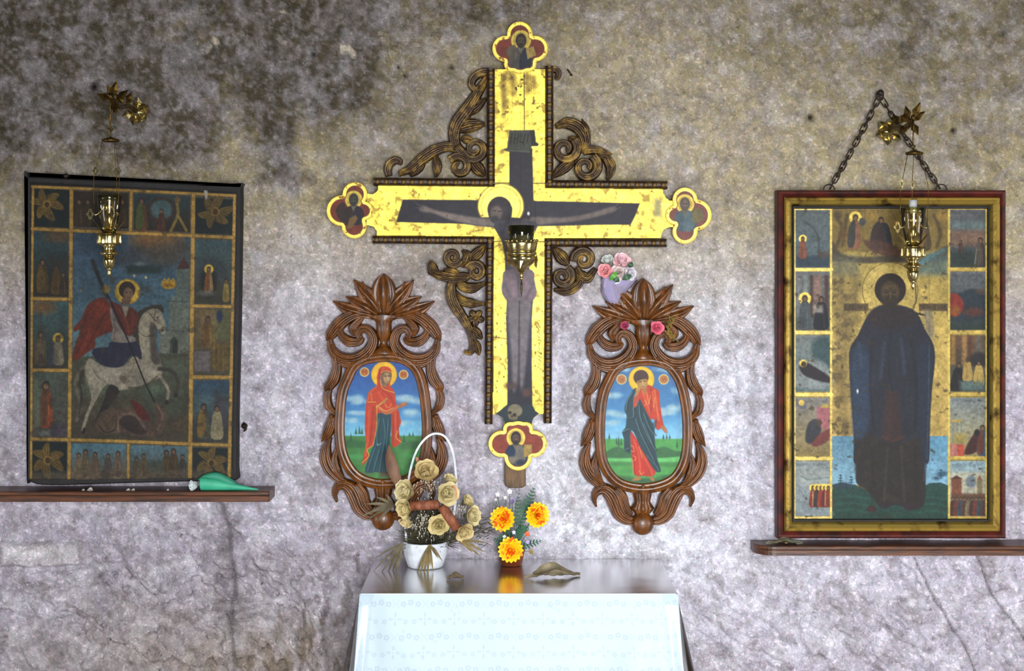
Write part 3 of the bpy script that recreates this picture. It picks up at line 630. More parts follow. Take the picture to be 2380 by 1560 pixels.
def scribble(c, x0, x1, y, h, col, seed, a=.8):
    """unreadably worn painted inscription"""
    r = random.Random(seed); x = x0
    while x < x1-2:
        w = r.uniform(2.5, 5)
        c.line([(x, y), (x, y+h)], 1.3, col, a*r.uniform(.6, 1), .6)
        if r.random() < .6: c.line([(x, y+r.choice([0, h/2, h])), (x+w*.8, y+r.choice([0, h/2, h]))], 1.2, col, a*.8, .6)
        x += w
def seraph(c, cx, cy, s, ang):
    """head with three pairs of long feathered wings"""
    for a, L, w in ((24, 1.15, .50), (-24, 1.15, .50), (80, 1.05, .46), (-80, 1.05, .46), (148, 1.1, .44), (212, 1.1, .44)):
        t = math.radians(ang+a); ux, uy = math.cos(t), math.sin(t); P = lambda f, g: (cx+s*(ux*f-uy*g), cy+s*(uy*f+ux*g)); k = 1 if a > 0 and a < 180 else -1
        c.poly([P(.1, 0), P(.35, w*.9*k), P(.75, w*.8*k), P(L, w*.1*k), P(.7, -w*.25*k), P(.3, -w*.2*k)], '5f4c24', .95, 1.5, sm=3)
        for g in (-.1, .25, .6): c.line([P(.18, w*g*.5*k), P(.55, w*g*k), P(L*(.98-.15*abs(g)), w*g*.7*k)], 1.5, '97793a', .75, .8, sm=4)
    c.ell(cx, cy, s*.26, s*.26, '9a7c38', .9, 1.5); c.ell(cx, cy, s*.16, s*.19, '4a3020')
# ------------------------------------------------------------------ icon of the horseman
KI = KD(0.045)
HI = thing('icon_panel', W(305, 1128, 0.035, KI), 'old icon panel of a rider on a white horse spearing a dragon', 'icon')
BO = catmull([(63, 418), (66, 411), (150, 415), (300, 421), (450, 428), (556, 432), (562, 438), (561, 560), (558, 760), (553, 960), (552, 1085), (546, 1117), (450, 1119), (300, 1123), (120, 1128), (72, 1120), (62, 1105), (62, 900), (63, 650)], 76, True)
mb = MB(); prism(mb, BO, 0.018, 0.048, KI, 3); link('board', mb.mesh('board', False), M_BLACK, HI)
def paint_rider():
    c = Cv(66, 420, 556, 1122, 1.5, '141010')
    Z = lambda p: [(x/3.713+150, y/3.713+620) for x, y in p]
    IN = [(74, 430), (548, 452), (538, 1108), (70, 1112)]
    c.poly(IN, '5c5444')
    # --- centre: sky, clouds, ground
    c.poly([(168, 540), (446, 552), (444, 850), (165, 850)], '35506a', grad='5d7d88')
    c.poly([(164, 830), (444, 820), (442, 1030), (163, 1022)], '4c5040', grad='4a4234')
    c.ell(368, 575, 62, 34, '5a4c40', .95, 14); c.ell(366, 556, 56, 18, '8a6236', .9, 10); c.ell(395, 590, 50, 30, '4a4640', .7, 14); c.ell(300, 600, 46, 24, '3e4650', .8, 12); c.ell(200, 575, 36, 30, '3a4a60', .6, 14)
    c.rect(296, 618, 376, 636, '22302e', .9, 4); c.ell(325, 613, 14, 4, '7d8a84', .6, 2); c.ell(313, 641, 3, 3, 'c8b98c'); c.ell(340, 645, 3, 3, 'c8b98c')
    for x, y, rx, ry, col in ((230, 900, 70, 20, '55624f'), (400, 860, 60, 16, '4f584a'), (400, 930, 60, 40, '46503f'), (210, 960, 60, 30, '4f4a3a'), (330, 1000, 120, 20, '3e372c'), (190, 985, 30, 24, '433b2f'), (420, 985, 30, 22, '50432f'), (350, 905, 30, 14, '566657')): c.ell(x, y, rx, ry, col, .8, 9)
    # tower and town
    c.poly([(410, 626), (446, 626), (446, 705), (398, 705), (398, 690), (410, 688)], '5c6864'); c.poly([(428, 597), (443, 624), (412, 626)], '4c2a26'); c.poly([(393, 700), (446, 700), (446, 822), (372, 822), (374, 776), (394, 770)], '66706a', grad='707468')
    c.line([(388, 700), (446, 702)], 3, '3e4a46', .8); c.line([(384, 768), (446, 770)], 1.6, '4c5650', .7); c.poly([(396, 822), (396, 792), (404, 782), (414, 790), (414, 822)], '39423c', sm=0); c.poly([(402, 820), (402, 795), (408, 789), (413, 795), (413, 820)], '222a26')
    c.line([(372, 822), (420, 828)], 4, '404a40', .8); c.rect(425, 720, 436, 760, '7c867c', .6)
    c.ell(393, 662, 17, 10, 'b98f2e', 1, 1.5, .5); c.line([(378, 655), (383, 648), (388, 655), (393, 647), (398, 655), (403, 648), (408, 656)], 3, 'b98f2e'); c.ell(393, 663, 9, 4, '7a5a1c', .7)
    scribble(c, 322, 384, 686, 7, '23364a', 3, .6); scribble(c, 170, 225, 686, 7, '23364a', 4, .4)
    # tail, far hind leg
    c.line(Z([(190, 860), (120, 930), (105, 1060), (140, 1190), (110, 1320)]), 8, '6e665c', .95, 2, sm=4); c.line(Z([(160, 900), (135, 1000), (150, 1120), (125, 1290)]), 5, '332d28', .8, 2, sm=4)
    c.poly(Z([(380, 1030), (490, 990), (475, 1085), (400, 1190), (330, 1290), (265, 1340), (310, 1230), (350, 1130)]), '2c2622', sm=3)
    # dragon
    c.poly(Z([(280, 1330), (330, 1250), (430, 1220), (560, 1215), (640, 1240), (700, 1300), (760, 1360), (790, 1290), (780, 1200), (800, 1170), (850, 1200), (880, 1290), (860, 1400), (780, 1460), (650, 1465), (560, 1450), (470, 1430), (380, 1445), (290, 1420)]), '5a473c', sm=3)
    c.poly(Z([(480, 1290), (560, 1260), (640, 1310), (720, 1420), (640, 1450), (540, 1410), (480, 1360)]), '3a2c28', sm=3); c.line(Z([(470, 1420), (460, 1330), (530, 1270), (620, 1290), (700, 1400)]), 6, '7d695a', .8, 2, sm=4)
    c.ell(*Z([(385, 1340)])[0], 22, 16, '66523f', .8, 4); c.line(Z([(300, 1370), (360, 1430), (440, 1400), (450, 1320)]), 3, '2c221c', .8, sm=4)
    c.poly(Z([(570, 1150), (660, 1190), (740, 1300), (720, 1330), (640, 1290)]), '5a1e1c', sm=3); c.line(Z([(800, 1190), (850, 1290), (810, 1400)]), 5, '7a6452', .8, sm=3)
    # horse
    c.poly(Z([(215, 790), (320, 850), (430, 875), (520, 850), (600, 770), (690, 800), (830, 830), (845, 920), (790, 975), (700, 1010), (600, 1050), (500, 1060), (400, 1010), (340, 1040), (300, 1110), (250, 1200), (210, 1290), (175, 1400), (150, 1410), (180, 1290), (235, 1140), (205, 1000), (180, 890)]), '938c7e', sm=3)
    c.ell(*Z([(380, 930)])[0], 36, 18, 'a9a294', .9, 7); c.ell(*Z([(240, 930)])[0], 14, 26, 'a39c8c', .8, 6); c.ell(*Z([(740, 900)])[0], 20, 14, 'a8a091', .8, 6); c.line(Z([(240, 860), (290, 950), (380, 1010)]), 3, '6b6458', .6, 2, sm=4)
    c.poly(Z([(620, 500), (660, 410), (730, 365), (800, 350), (850, 420), (880, 545), (850, 585), (815, 545), (775, 500), (785, 600), (800, 720), (835, 830), (720, 840), (650, 740)]), '98917f', sm=3)
    c.poly(Z([(740, 480), (790, 520), (800, 680), (835, 825), (760, 820), (740, 650)]), '4a4340', .85, 3, sm=3)
    c.poly(Z([(580, 520), (630, 400), (720, 345), (840, 330), (855, 400), (800, 360), (730, 372), (670, 420), (640, 520), (650, 690), (610, 640)]), '38332a', sm=3)
    for p in ([(760, 350), (755, 330)], [(790, 360), (785, 335)], [(830, 360), (835, 330)]): c.line(Z(p), 3, '3a342c')
    c.line(Z([(735, 400), (790, 470), (830, 490)]), 1.6, '3a2a22', .9); c.line(Z([(790, 380), (775, 470), (800, 560)]), 1.5, '4a2c24', .9, sm=3); c.line(Z([(640, 560), (700, 600), (780, 590)]), 1.6, '35302a', .8, sm=3); c.ell(*Z([(805, 440)])[0], 2.2, 1.8, '1a1614'); c.ell(*Z([(850, 550)])[0], 2.5, 3, '3a302a')
    c.line(Z([(820, 880), (930, 900), (985, 1010), (960, 1110)]), 9, '3c3630', .95, 2, sm=4); c.line(Z([(830, 950), (890, 1040), (900, 1100), (880, 1170)]), 7, '93877a', .95, 2, sm=4); c.ell(*Z([(882, 1170)])[0], 5, 6, '2a2420'); c.ell(*Z([(962, 1110)])[0], 5, 5, '2a2420')
    c.line(Z([(560, 1045), (680, 1040), (800, 950)]), 5, '4a4238', .9, 2, sm=3); c.line(Z([(175, 1400), (165, 1430)]), 7, '26201c')
    # rider
    c.poly(Z([(400, 650), (620, 640), (670, 800), (580, 765), (510, 850), (420, 870), (320, 840), (245, 760), (260, 705), (380, 690)]), '262840', sm=3)
    for x in (330, 400, 470, 540): c.line(Z([(x, 700), (x-20, 840)]), 2, '3c4058', .7, 1.2)
    c.poly(Z([(590, 780), (650, 800), (610, 900), (540, 1010), (495, 1065), (465, 1050), (520, 940)]), 'a09786', sm=3); c.line(Z([(600, 860), (520, 1000)]), 2, '6a6052', .7)
    c.poly(Z([(335, 265), (260, 285), (190, 350), (150, 450), (82, 525), (92, 560), (140, 548), (88, 690), (72, 805), (115, 800), (215, 730), (268, 690), (272, 620), (340, 585), (425, 545), (400, 440), (395, 320)]), '6c2a1a', sm=3)
    for p, col in (([(300, 300), (200, 420), (120, 530)], '8a3a22'), ([(340, 320), (250, 480), (120, 780)], '84341f'), ([(370, 380), (300, 500), (200, 700)], '4a1a12'), ([(390, 450), (330, 560)], '8a3a24'), ([(260, 320), (170, 460)], '521d14'), ([(200, 560), (110, 740)], '501c12')): c.line(Z(p), 4, col, .7, 2.5, sm=4)
    c.poly(Z([(395, 300), (480, 330), (560, 345), (625, 385), (645, 450), (615, 540), (570, 600), (500, 560), (440, 430)]), '5e261c', sm=3); c.line(Z([(470, 360), (540, 480), (560, 580)]), 3, '8a4a2c', .7, 2, sm=3); c.line(Z([(600, 400), (580, 560)]), 4, '7d3c26', .7, 2)
    c.poly(Z([(490, 330), (560, 345), (530, 440)]), '9a8f82'); c.poly(Z([(400, 345), (430, 430), (480, 520), (540, 590), (610, 610), (600, 650), (415, 645), (420, 540), (400, 440)]), '857a76', sm=3); c.line(Z([(420, 400), (440, 520), (430, 630)]), 3, '5e5450', .7, 2, sm=3)
    c.ell(297, 678, 29.5, 29.5, 'd6b453', gold=.9); c.ell(297, 678, 29.5, 29.5, '8a6a2a', .7, .8, inner=.94); c.ell(296, 674, 19, 20, '2c2118'); c.ell(299, 683, 11.5, 14.5, '755a48', 1, 2); c.poly([(286, 692), (305, 696), (300, 708), (284, 706)], '6a5040', sm=3)
    for s in (-1, 1): c.line([(299+s*6, 679), (299+s*2.5, 680)], 1.4, '1c1410')
    c.line([(300, 681), (301, 688)], 1.2, '8f705a'); c.line([(297, 692), (303, 692)], 1.2, '4a2a22')
    # staff, lance
    c.line([(216, 606), (232, 650), (250, 692)], 9, '2a2a2c', .9, 2); c.line([(224, 632), (256, 696), (298, 790), (338, 890), (360, 934)], 3.2, '171417', 1, .7); c.ell(248, 672, 9, 10, 'a5823a', .8, 3)
    # --- border scenes
    def cell(p, top, bot): c.poly(p, top, grad=bot)
    for p in ([(78, 438), (162, 442), (162, 530), (78, 526)], [(454, 460), (542, 464), (541, 546), (454, 542)], [(76, 1026), (158, 1028), (158, 1110), (74, 1110)], [(448, 1040), (530, 1042), (530, 1108), (448, 1108)]): c.poly(p, '14201f')
    seraph(c, 110, 476, 36, 40); seraph(c, 501, 492, 38, -40); seraph(c, 112, 1070, 38, 60); seraph(c, 492, 1076, 36, 70)
    cell([(172, 444), (300, 450), (300, 532), (172, 526)], '33291c', '20180f'); cell([(312, 450), (442, 456), (442, 540), (312, 534)], '2b4048', '2a1f16')
    for x in (185, 205, 285): fig(c, x, 525, 62, '3a2c1a', halo=False)
    c.ell(376, 488, 32, 30, '3f2a1e', .9, 2, inner=.8); c.ell(376, 488, 25, 22, '4f6a70', .8, 3); fig(c, 330, 534, 74, '5a3a1e', '4a5a2a'); fig(c, 376, 536, 50, '4a2a1c')
    c.line([(412, 472), (414, 500), (398, 536)], 7, '8a7434', .9, sm=3); c.line([(414, 500), (434, 536)], 6, '8a7434', .9); c.ell(413, 464, 7, 8, '6a5430')
    cell([(78, 538), (160, 542), (160, 690), (76, 688)], '2f4a55', '2b261c'); c.ell(135, 550, 34, 14, '6a4a2c', .7, 7); fig(c, 100, 678, 76, '4a3a1e', '5c4a22'); fig(c, 132, 682, 66, '55401f'); fig(c, 148, 684, 50, '3e3020')
    cell([(77, 702), (160, 702), (160, 856), (76, 856)], '3f6068', '38342c'); c.ell(100, 714, 30, 16, '7a5430', .8, 8); fig(c, 96, 846, 76, '4f4a38', '5a4c3a'); fig(c, 136, 846, 66, '7a7260', halo=True); c.rect(112, 810, 128, 850, '3c4250', .7, 4)
    cell([(77, 866), (158, 866), (158, 1016), (75, 1016)], '4c5a50', '4a4340'); fig(c, 108, 990, 104, '8a4424', '5a3a28', w=.8); c.rect(80, 880, 95, 1000, '66705c', .7, 5); c.rect(135, 870, 156, 1000, '4f5048', .7, 6); c.rect(78, 1000, 118, 1014, '7f8a88', .6, 4); c.rect(120, 985, 156, 1014, '4a4258', .7, 5)
    cell([(455, 556), (540, 560), (538, 706), (452, 706)], '44606a', '3a3a2c'); c.ell(492, 640, 40, 42, '39424a', .95, 8); c.rect(456, 655, 530, 704, '3a3a2c', .9, 6); c.ell(486, 655, 18, 34, '15110e', 1, 5); fig(c, 486, 678, 58, '8a7048', '70421f', halo=True, w=.9); c.ell(480, 682, 22, 7, '6a6a66', .8, 3); fig(c, 526, 700, 52, '8f7a3c', w=.8)
    cell([(453, 720), (538, 720), (536, 872), (450, 872)], '6a5a34', '4f4a3c'); c.ell(485, 745, 24, 22, '8a7450', .8, 8); fig(c, 484, 805, 70, '77602c', '6a4c24', w=1.2); c.rect(500, 720, 536, 790, '5f6644', .7, 6); c.ell(511, 735, 7, 14, '27305c', 1, 2); c.rect(452, 816, 488, 864, '6e6868', 1, 2); c.line([(452, 814), (490, 814)], 4, '544a44'); c.rect(492, 800, 530, 862, '6a5424', .9, 3)
    for x in (498, 508, 520): c.line([(x, 800), (x, 860)], 2, '8f7638', .7)
    cell([(452, 884), (535, 884), (532, 1028), (448, 1028)], '2c4a62', '3a3a34'); c.rect(450, 920, 532, 960, '5a7478', .6, 10); c.poly([(496, 990), (500, 930), (514, 916), (526, 950), (530, 990)], '464450', .9, 3, sm=3); fig(c, 474, 1016, 78, '4f5040', '8a6a28'); fig(c, 505, 1018, 76, '8f8668', w=1.0); c.line([(502, 985), (500, 1020)], 4, '9a9078'); c.line([(510, 985), (512, 1020)], 4, '9a9078')
    cell([(166, 1030), (294, 1032), (294, 1112), (164, 1112)], '4f7c92', '5e5244'); cell([(304, 1034), (440, 1038), (440, 1112), (304, 1112)], '587c8e', '463e34')
    for x, h, col in ((184, 60, '6a5c48'), (200, 68, '5e5440'), (222, 62, '5a4a3c'), (252, 58, '4c4440'), (275, 64, '66584c'), (318, 50, '554a38'), (335, 58, '5c4e3a'), (388, 66, '50402a'), (404, 70, '4a3a22'), (425, 56, '3c3a34')): fig(c, x, 1112, h, col)
    c.rect(350, 1070, 380, 1108, '3a4438', .7, 5); c.poly([(70, 1096), (540, 1092), (540, 1112), (70, 1114)], '6a5c4c', .7, 6)
    # gilded bars
    G = 'c09a52'
    for p, w in (([(76, 434), (300, 443), (547, 455)], 6), ([(78, 434), (75, 700), (73, 1110)], 5), ([(546, 455), (541, 720), (533, 1108)], 7), ([(167, 440), (165, 720), (161, 1110)], 8), ([(450, 452), (447, 720), (442, 1110)], 9),
                 ([(306, 446), (304, 538)], 7), ([(299, 1026), (299, 1110)], 6), ([(76, 532), (166, 536), (300, 542), (448, 548), (543, 552)], 7), ([(75, 694), (164, 696)], 7), ([(75, 860), (163, 861)], 7), ([(74, 1020), (163, 1022), (300, 1026), (444, 1032), (536, 1035)], 7), ([(448, 711), (541, 713)], 7), ([(446, 876), (538, 877)], 8)):
        c.line(p, w+1.6, '5a4320', .8, 1); c.line(p, w, G, .95, .9, gold=.55)
    c.poly([(474, 440), (484, 444), (482, 464), (478, 464)], 'b5aca4'); c.ell(190, 675, 2, 4, 'a8a890')
    c.mottle(.20, 30, 5); c.mottle(.26, 5, 7); c.wear('3a3026', .66, 24, 8, a=.5)
    c.build('painting', M_PAINT, HI, 0.0487, KI, [(71, 423), (552, 446), (542, 1110), (69, 1116)], gain=GAIN_L)
GAIN_L = (.44, .42, .38); GAIN_R = (.62, .62, .58); GAIN_O = (.68, .72, .70)
paint_rider()
mb = MB(); lathe(mb, [(0.003, 0.012), (0.003, 0.05), (0.007, 0.051), (0.006, 0.056)], W(155, 409, 0, KI), 8, axis='y')
tag(link('nail', mb.mesh('nail'), M_IRON), 'dark iron nail at the top edge of the horseman icon', 'nail')

# ------------------------------------------------------------------ framed icon of the monk
KM = KD(0.05)
MI = thing('framed_icon', W(2073, 1252, 0.035, KM), 'tall icon of a standing bearded monk in a red and gold wooden frame', 'icon')
def frame_bar(name, o, i, d0, d1, mt, prof=None, parent=MI):
    """four mitred bars between outer rect o and inner rect i (x0,y0,x1,y1)"""
    oc = [(o[0], o[1]), (o[2], o[1]), (o[2], o[3]), (o[0], o[3])]; ic = [(i[0], i[1]), (i[2], i[1]), (i[2], i[3]), (i[0], i[3])]
    prof = prof or [(0, 0), (0, 0.8), (0.2, 1), (0.8, 1), (1, 0.8), (1, 0)]
    for s in range(4):
        a, b, p, q = oc[s], oc[(s+1) % 4], ic[s], ic[(s+1) % 4]; mb = MB(); n = len(prof)
        for A, B in ((a, p), (b, q)):
            mb.v += [W(A[0]+(B[0]-A[0])*u, A[1]+(B[1]-A[1])*u, d0+(d1-d0)*h, KM) for u, h in prof]
        mb.f = [(j, (j+1) % n, n+(j+1) % n, n+j) for j in range(n)]+[tuple(range(n)), tuple(range(n, 2*n))]
        link(name, mb.mesh(name, False), mt, parent)
frame_bar('outer_frame', (1807, 442, 2340, 1253), (1823, 458, 2325, 1236), 0.012, 0.050, M_RED, [(0, 0), (0, .75), (.25, .95), (.5, .88), (.75, 1), (1, .8), (1, 0)])
frame_bar('gold_frame', (1823, 458, 2325, 1236), (1843, 478, 2304, 1215), 0.012, 0.058, M_GOLD2, [(0, 0), (0, .78), (.15, .95), (.3, .9), (.55, 1), (.8, .86), (1, .5), (1, 0)])
frame_bar('inner_moulding', (1843, 478, 2304, 1215), (1849, 485, 2299, 1209), 0.012, 0.040, M_BLACK)
mb = MB(); prism(mb, [(1830, 470), (2315, 470), (2315, 1225), (1830, 1225)], 0.010, 0.030, KM, 1); link('board', mb.mesh('board', False), M_OLDWOOD, MI)
def paint_monk():
    c = Cv(1842, 477, 2306, 1216, 1.5, '8f7a3c', .6)
    Z = lambda p: [(x/2.516+1900, y/2.516+600) for x, y in p]
    c.rect(1936, 484, 2210, 1030, 'a08a48', 1, 1, .6, grad='b89a58'); c.mottle(.2, 50, 3)
    # worn ground left of the figure
    for x, y, rx, ry in ((1955, 640, 18, 60), (1965, 760, 20, 70), (1958, 900, 18, 80), (1972, 1000, 14, 40), (1990, 690, 8, 60)): c.ell(x, y, rx, ry, '6e5a36', .6, 10)
    c.wear('6a5734', .53, 16, 5, where=sstep(2010, 1960, c.X)*(c.X > 1936), a=.8); c.wear('5a4a38', .62, 10, 6, where=sstep(620, 590, c.Y)*1.0)
    # heavenly scene at the top
    c.rect(1937, 484, 2209, 585, '7d6632', .9, 3); c.poly([(1938, 560), (1960, 590), (2010, 598), (2080, 592), (2150, 600), (2209, 570), (2209, 605), (1938, 608)], '4a3f30', .95, 3, sm=3)
    c.rect(1938, 596, 2000, 640, '7a7a66', .6, 10); c.rect(2130, 590, 2209, 640, '4f6468', .75, 8); c.line([(2110, 640), (2160, 600), (2200, 580)], 9, '55808a', .7, 4)
    fig(c, 1988, 576, 78, '8a5a44', '3a3a34', halo=True, lean=4); fig(c, 2052, 578, 74, '2c2a30', '3a2a26', w=1.8); fig(c, 2150, 580, 80, '4a3a20', '7a5a30', w=1.2); c.ell(2008, 515, 8, 9, '3a4048', .9, 2)
    c.poly([(2010, 560), (2040, 590), (2100, 596), (2090, 575), (2050, 560)], '57382c', .9, 3, sm=3)
    for p in ([(1946, 500), (1960, 530), (1950, 570)], [(2175, 500), (2190, 540), (2182, 575)], [(2120, 510), (2128, 560)], [(1972, 500), (1962, 570)]): c.line(p, 8, '3e2f1c', .7, 3, sm=3)
    for x, y in ((1950, 500), (1965, 545), (2030, 500), (2110, 500), (2135, 540), (2195, 500), (2090, 520)): c.ell(x, y, 10, 12, rnd.choice(['a07a34', '6a4a24', '8f6a2e', '4a3a24']), .7, 5)
    # landscape
    c.rect(1936, 1016, 2010, 1130, '5f8ba6', 1, 1, grad='86adc4'); c.rect(2140, 1016, 2210, 1130, '5f93b2', 1, 1, grad='86b0cc')
    c.poly([(1936, 1130), (1958, 1124), (1990, 1130), (2040, 1150), (2120, 1150), (2165, 1126), (2190, 1124), (2210, 1132), (2210, 1212), (1936, 1212)], '24443f', grad='1c3a30'); c.poly([(1938, 1136), (1962, 1124), (1992, 1134)], '2c3c50', .8, 3, sm=3)
    for x, y in ((1957, 1112), (1982, 1116), (2192, 1100)): c.line([(x, y+14), (x, y-6)], 2, '2c4a5e'); [c.line([(x-5+i, y+8-6*i), (x+5-i, y+8-6*i)], 2.4, '2c4a5e', .8) for i in range(3)]
    c.ell(2196, 1104, 12, 6, '2f4f66', .8, 2); c.ell(2182, 1114, 9, 4, '2f4f66', .8, 2)
    for y in (1160, 1176, 1192): c.line([(1940, y), (1985, y-4), (2020, y+3)], 4, '2c5a4c', .6, 3, sm=3); c.line([(2130, y+4), (2170, y-2), (2206, y+4)], 4, '2a5a4c', .5, 3, sm=3)
    # halo, inscription
    c.ell(2073, 676, 65, 66, 'b39a55', .9, 1, .6); c.ell(2073, 676, 65.5, 66.5, '5a4a26', .8, .7, inner=.975)
    c.rect(1965, 706, 2022, 724, '4a3826', .7, 1); c.rect(2140, 706, 2208, 724, '4a3826', .75, 1); scribble(c, 1968, 2020, 709, 11, '1f1610', 5); scribble(c, 2143, 2206, 709, 11, '1f1610', 6); c.line([(2132, 660), (2134, 700), (2126, 722)], 3, '4a3c20', .8); c.line([(2128, 728), (2156, 734)], 4, '1c1614', 1)
    c.poly([(2150, 722), (2172, 722), (2176, 790), (2160, 780)], '857a68', .8, 3); c.line([(2164, 620), (2166, 1010)], 1.4, '6a5830', .6)
    # robe
    c.poly(Z([(372, 280), (500, 280), (590, 320), (640, 420), (690, 510), (698, 620), (680, 780), (668, 1000), (665, 1190), (640, 1215), (643, 1300), (632, 1450), (560, 1475), (470, 1450), (385, 1470), (310, 1370), (238, 1320), (238, 1220), (220, 1190), (222, 1050), (208, 860), (195, 620), (200, 530), (245, 455), (300, 345)]), '232430', sm=3)
    c.poly(Z([(235, 1080), (300, 1020), (400, 1080), (520, 1080), (640, 1060), (640, 1300), (630, 1450), (560, 1470), (470, 1445), (380, 1465), (300, 1360), (238, 1310)]), '2a211e', .95, 4, sm=3)
    c.poly(Z([(300, 340), (372, 285), (500, 285), (590, 330), (560, 400), (430, 420), (340, 400)]), '2c2022', .9, 5, sm=3); c.poly(Z([(410, 780), (480, 780), (510, 1070), (390, 1070)]), '3c2523', .9, 6); c.line(Z([(390, 1050), (450, 1075), (515, 1050)]), 5, '4f2c1e', .8, 2, sm=3)
    c.poly(Z([(210, 560), (290, 520), (330, 700), (300, 1020), (225, 1050), (212, 850)]), '2a3a52', .9, 6, sm=3); c.poly(Z([(600, 560), (680, 560), (665, 900), (655, 1180), (620, 1180)]), '20283a', .9, 5, sm=3)
    for p, col, w in (([(330, 480), (320, 760), (340, 1010)], '1a1b26', 7), ([(560, 480), (590, 760), (580, 1020)], '1a1a24', 7), ([(440, 440), (430, 640), (450, 780)], '1c1c28', 5), ([(400, 500), (380, 700)], '32384a', 9), ([(500, 480), (520, 680)], '323a4c', 9), ([(250, 500), (270, 640)], '34445c', 8),
                      ([(420, 1120), (400, 1420)], '3c342a', 6), ([(500, 1110), (520, 1430)], '3a3028', 6), ([(330, 1120), (340, 1340)], '1e1716', 5), ([(580, 1110), (590, 1420)], '1e1718', 5), ([(665, 520), (660, 900), (650, 1180)], '4a5464', 2), ([(640, 1210), (635, 1310)], '4a5464', 1.8)): c.line(Z(p), w, col, .75, 2.5, sm=4)
    # head
    c.ell(2073.5, 673, 36.5, 37.5, '24170f'); c.ell(2073, 680, 21, 27, '4c3a22', 1, 3); c.ell(2073, 702, 19, 16, '2b2013', .95, 3); c.ell(2066, 668, 8, 5, '5e4a2c', .7, 3); c.ell(2082, 668, 8, 5, '5e4a2c', .7, 3)
    for s in (-1, 1): c.line([(2073+s*13, 680), (2073+s*6, 681)], 2.2, '120c08', .95); c.line([(2073+s*14, 675), (2073+s*5, 676)], 1.6, '241a10', .9)
    c.line([(2074, 680), (2074, 694)], 2.4, '6a5434', .9); c.line([(2068, 701), (2079, 701)], 1.8, '3a1e14', .9); c.ell(1997, 911, 2.2, 5, 'e8e6e2')
    c.ell(2030, 1186, 11, 8, '3a1e20', .95, 2); c.ell(2118, 1182, 12, 8, '33202a', .95, 2)
    # side scenes
    L = [(486, 622), (632, 768), (780, 912), (926, 1062), (1074, 1202)]
    SKY = [('5f6668', '5a6a72'), ('6f6f70', '4f5250'), ('7d8280', '55686c'), ('8a8580', '8f7a4a'), ('8f9698', '7f8a90')]
    for i, (y0, y1) in enumerate(L): c.rect(1852, y0, 1932, y1, SKY[i][0], 1, .8, grad=SKY[i][1])
    for y, s in ((492, 3), (640, 4), (785, 5), (932, 7), (1080, 8)): scribble(c, 1856, 1928, y, 5, '3a3a3c', s, .35)
    c.rect(1853, 595, 1932, 622, '2c3c4a', .9, 5); fig(c, 1869, 600, 50, '8a4f3c', halo=True); c.line([(1905, 600), (1907, 560), (1895, 532), (1872, 515)], 3, '3c3c38', .8, 1.5, sm=4); c.rect(1905, 585, 1930, 600, '4a3c34', .8, 4)
    for x, col in ((1858, '7c7c80'), (1875, '808684'), (1890, '3a2c28'), (1924, '4a2c2a')): c.rect(x-4, 640, x+5, 740, col, .85, 2)
    c.rect(1893, 640, 1912, 730, '9a7264', .8, 4); fig(c, 1874, 765, 78, '4a5054', halo=True); fig(c, 1912, 765, 76, '1d1c22', w=1.2); c.rect(1894, 710, 1916, 728, 'a59a92', .8, 3)
    c.poly([(1890, 800), (1932, 785), (1932, 860), (1900, 850)], '30484c', .85, 6, sm=3); c.poly([(1852, 850), (1900, 835), (1932, 860), (1932, 905), (1852, 900)], '8a8f90', .9, 5, sm=3); c.poly([(1866, 840), (1890, 850), (1932, 878), (1932, 892), (1880, 878), (1862, 860)], '2a2228', 1, 2, sm=3); c.ell(1870, 846, 9, 9, 'c8aa50', gold=.8); c.ell(1871, 848, 6, 6.5, '4a3624')
    c.ell(1866, 942, 12, 12, '6a6a78', .8, 3); c.ell(1866, 938, 7, 7, 'c8aa50', gold=.6); c.rect(1902, 948, 1932, 1000, 'a8606a', .9, 3); c.rect(1912, 942, 1932, 950, 'c0a048', .9); c.poly([(1876, 1030), (1880, 990), (1900, 975), (1912, 1000), (1900, 1030)], '35353c', 1, 2, sm=3); c.poly([(1888, 1035), (1910, 1010), (1932, 1000), (1932, 1022), (1905, 1040)], '7a3c38', 1, 2, sm=3); c.ell(1908, 984, 6, 7, '4a3a2a')
    c.rect(1853, 1095, 1932, 1130, 'a8aaa8', .7, 10); c.line([(1866, 1110), (1880, 1118), (1932, 1112)], 3, '4f6a66', .6, 2); c.poly([(1866, 1130), (1880, 1150), (1876, 1180), (1932, 1190), (1932, 1202), (1853, 1202), (1853, 1130)], '8a9298', .7, 6, sm=3)
    for x, col in ((1893, '8a3024'), (1903, '3c3030'), (1912, '9a3a28'), (1921, '6a2420'), (1929, '8a3428')): fig(c, x, 1180, 48, col, None, True)
    for x in (1893, 1922): c.line([(x, 1145), (x-1, 1178)], 2.4, 'c8b070', .8)
    SKR = [('5c5c60', '3a4446'), ('66666c', '26322f'), ('6a5034', '3f4844'), ('7f878c', '9a8a5c'), ('8aa4b2', 'a09a88')]
    for i, (y0, y1) in enumerate(L): c.rect(2213, y0, 2296, y1, SKR[i][0], 1, .8, grad=SKR[i][1])
    for y, s in ((492, 13), (638, 14), (930, 17), (1082, 18)): scribble(c, 2218, 2292, y, 5, '33343a', s, .4)
    c.rect(2214, 515, 2296, 535, '6f8284', .7, 6); c.rect(2214, 535, 2296, 572, '8a6450', .8, 7); fig(c, 2284, 618, 66, '3a3230', '5a4a40'); fig(c, 2238, 592, 34, '4a302c'); c.rect(2214, 585, 2275, 620, '27322e', .85, 6); c.line([(2275, 580), (2270, 620)], 2, '7a7a70')
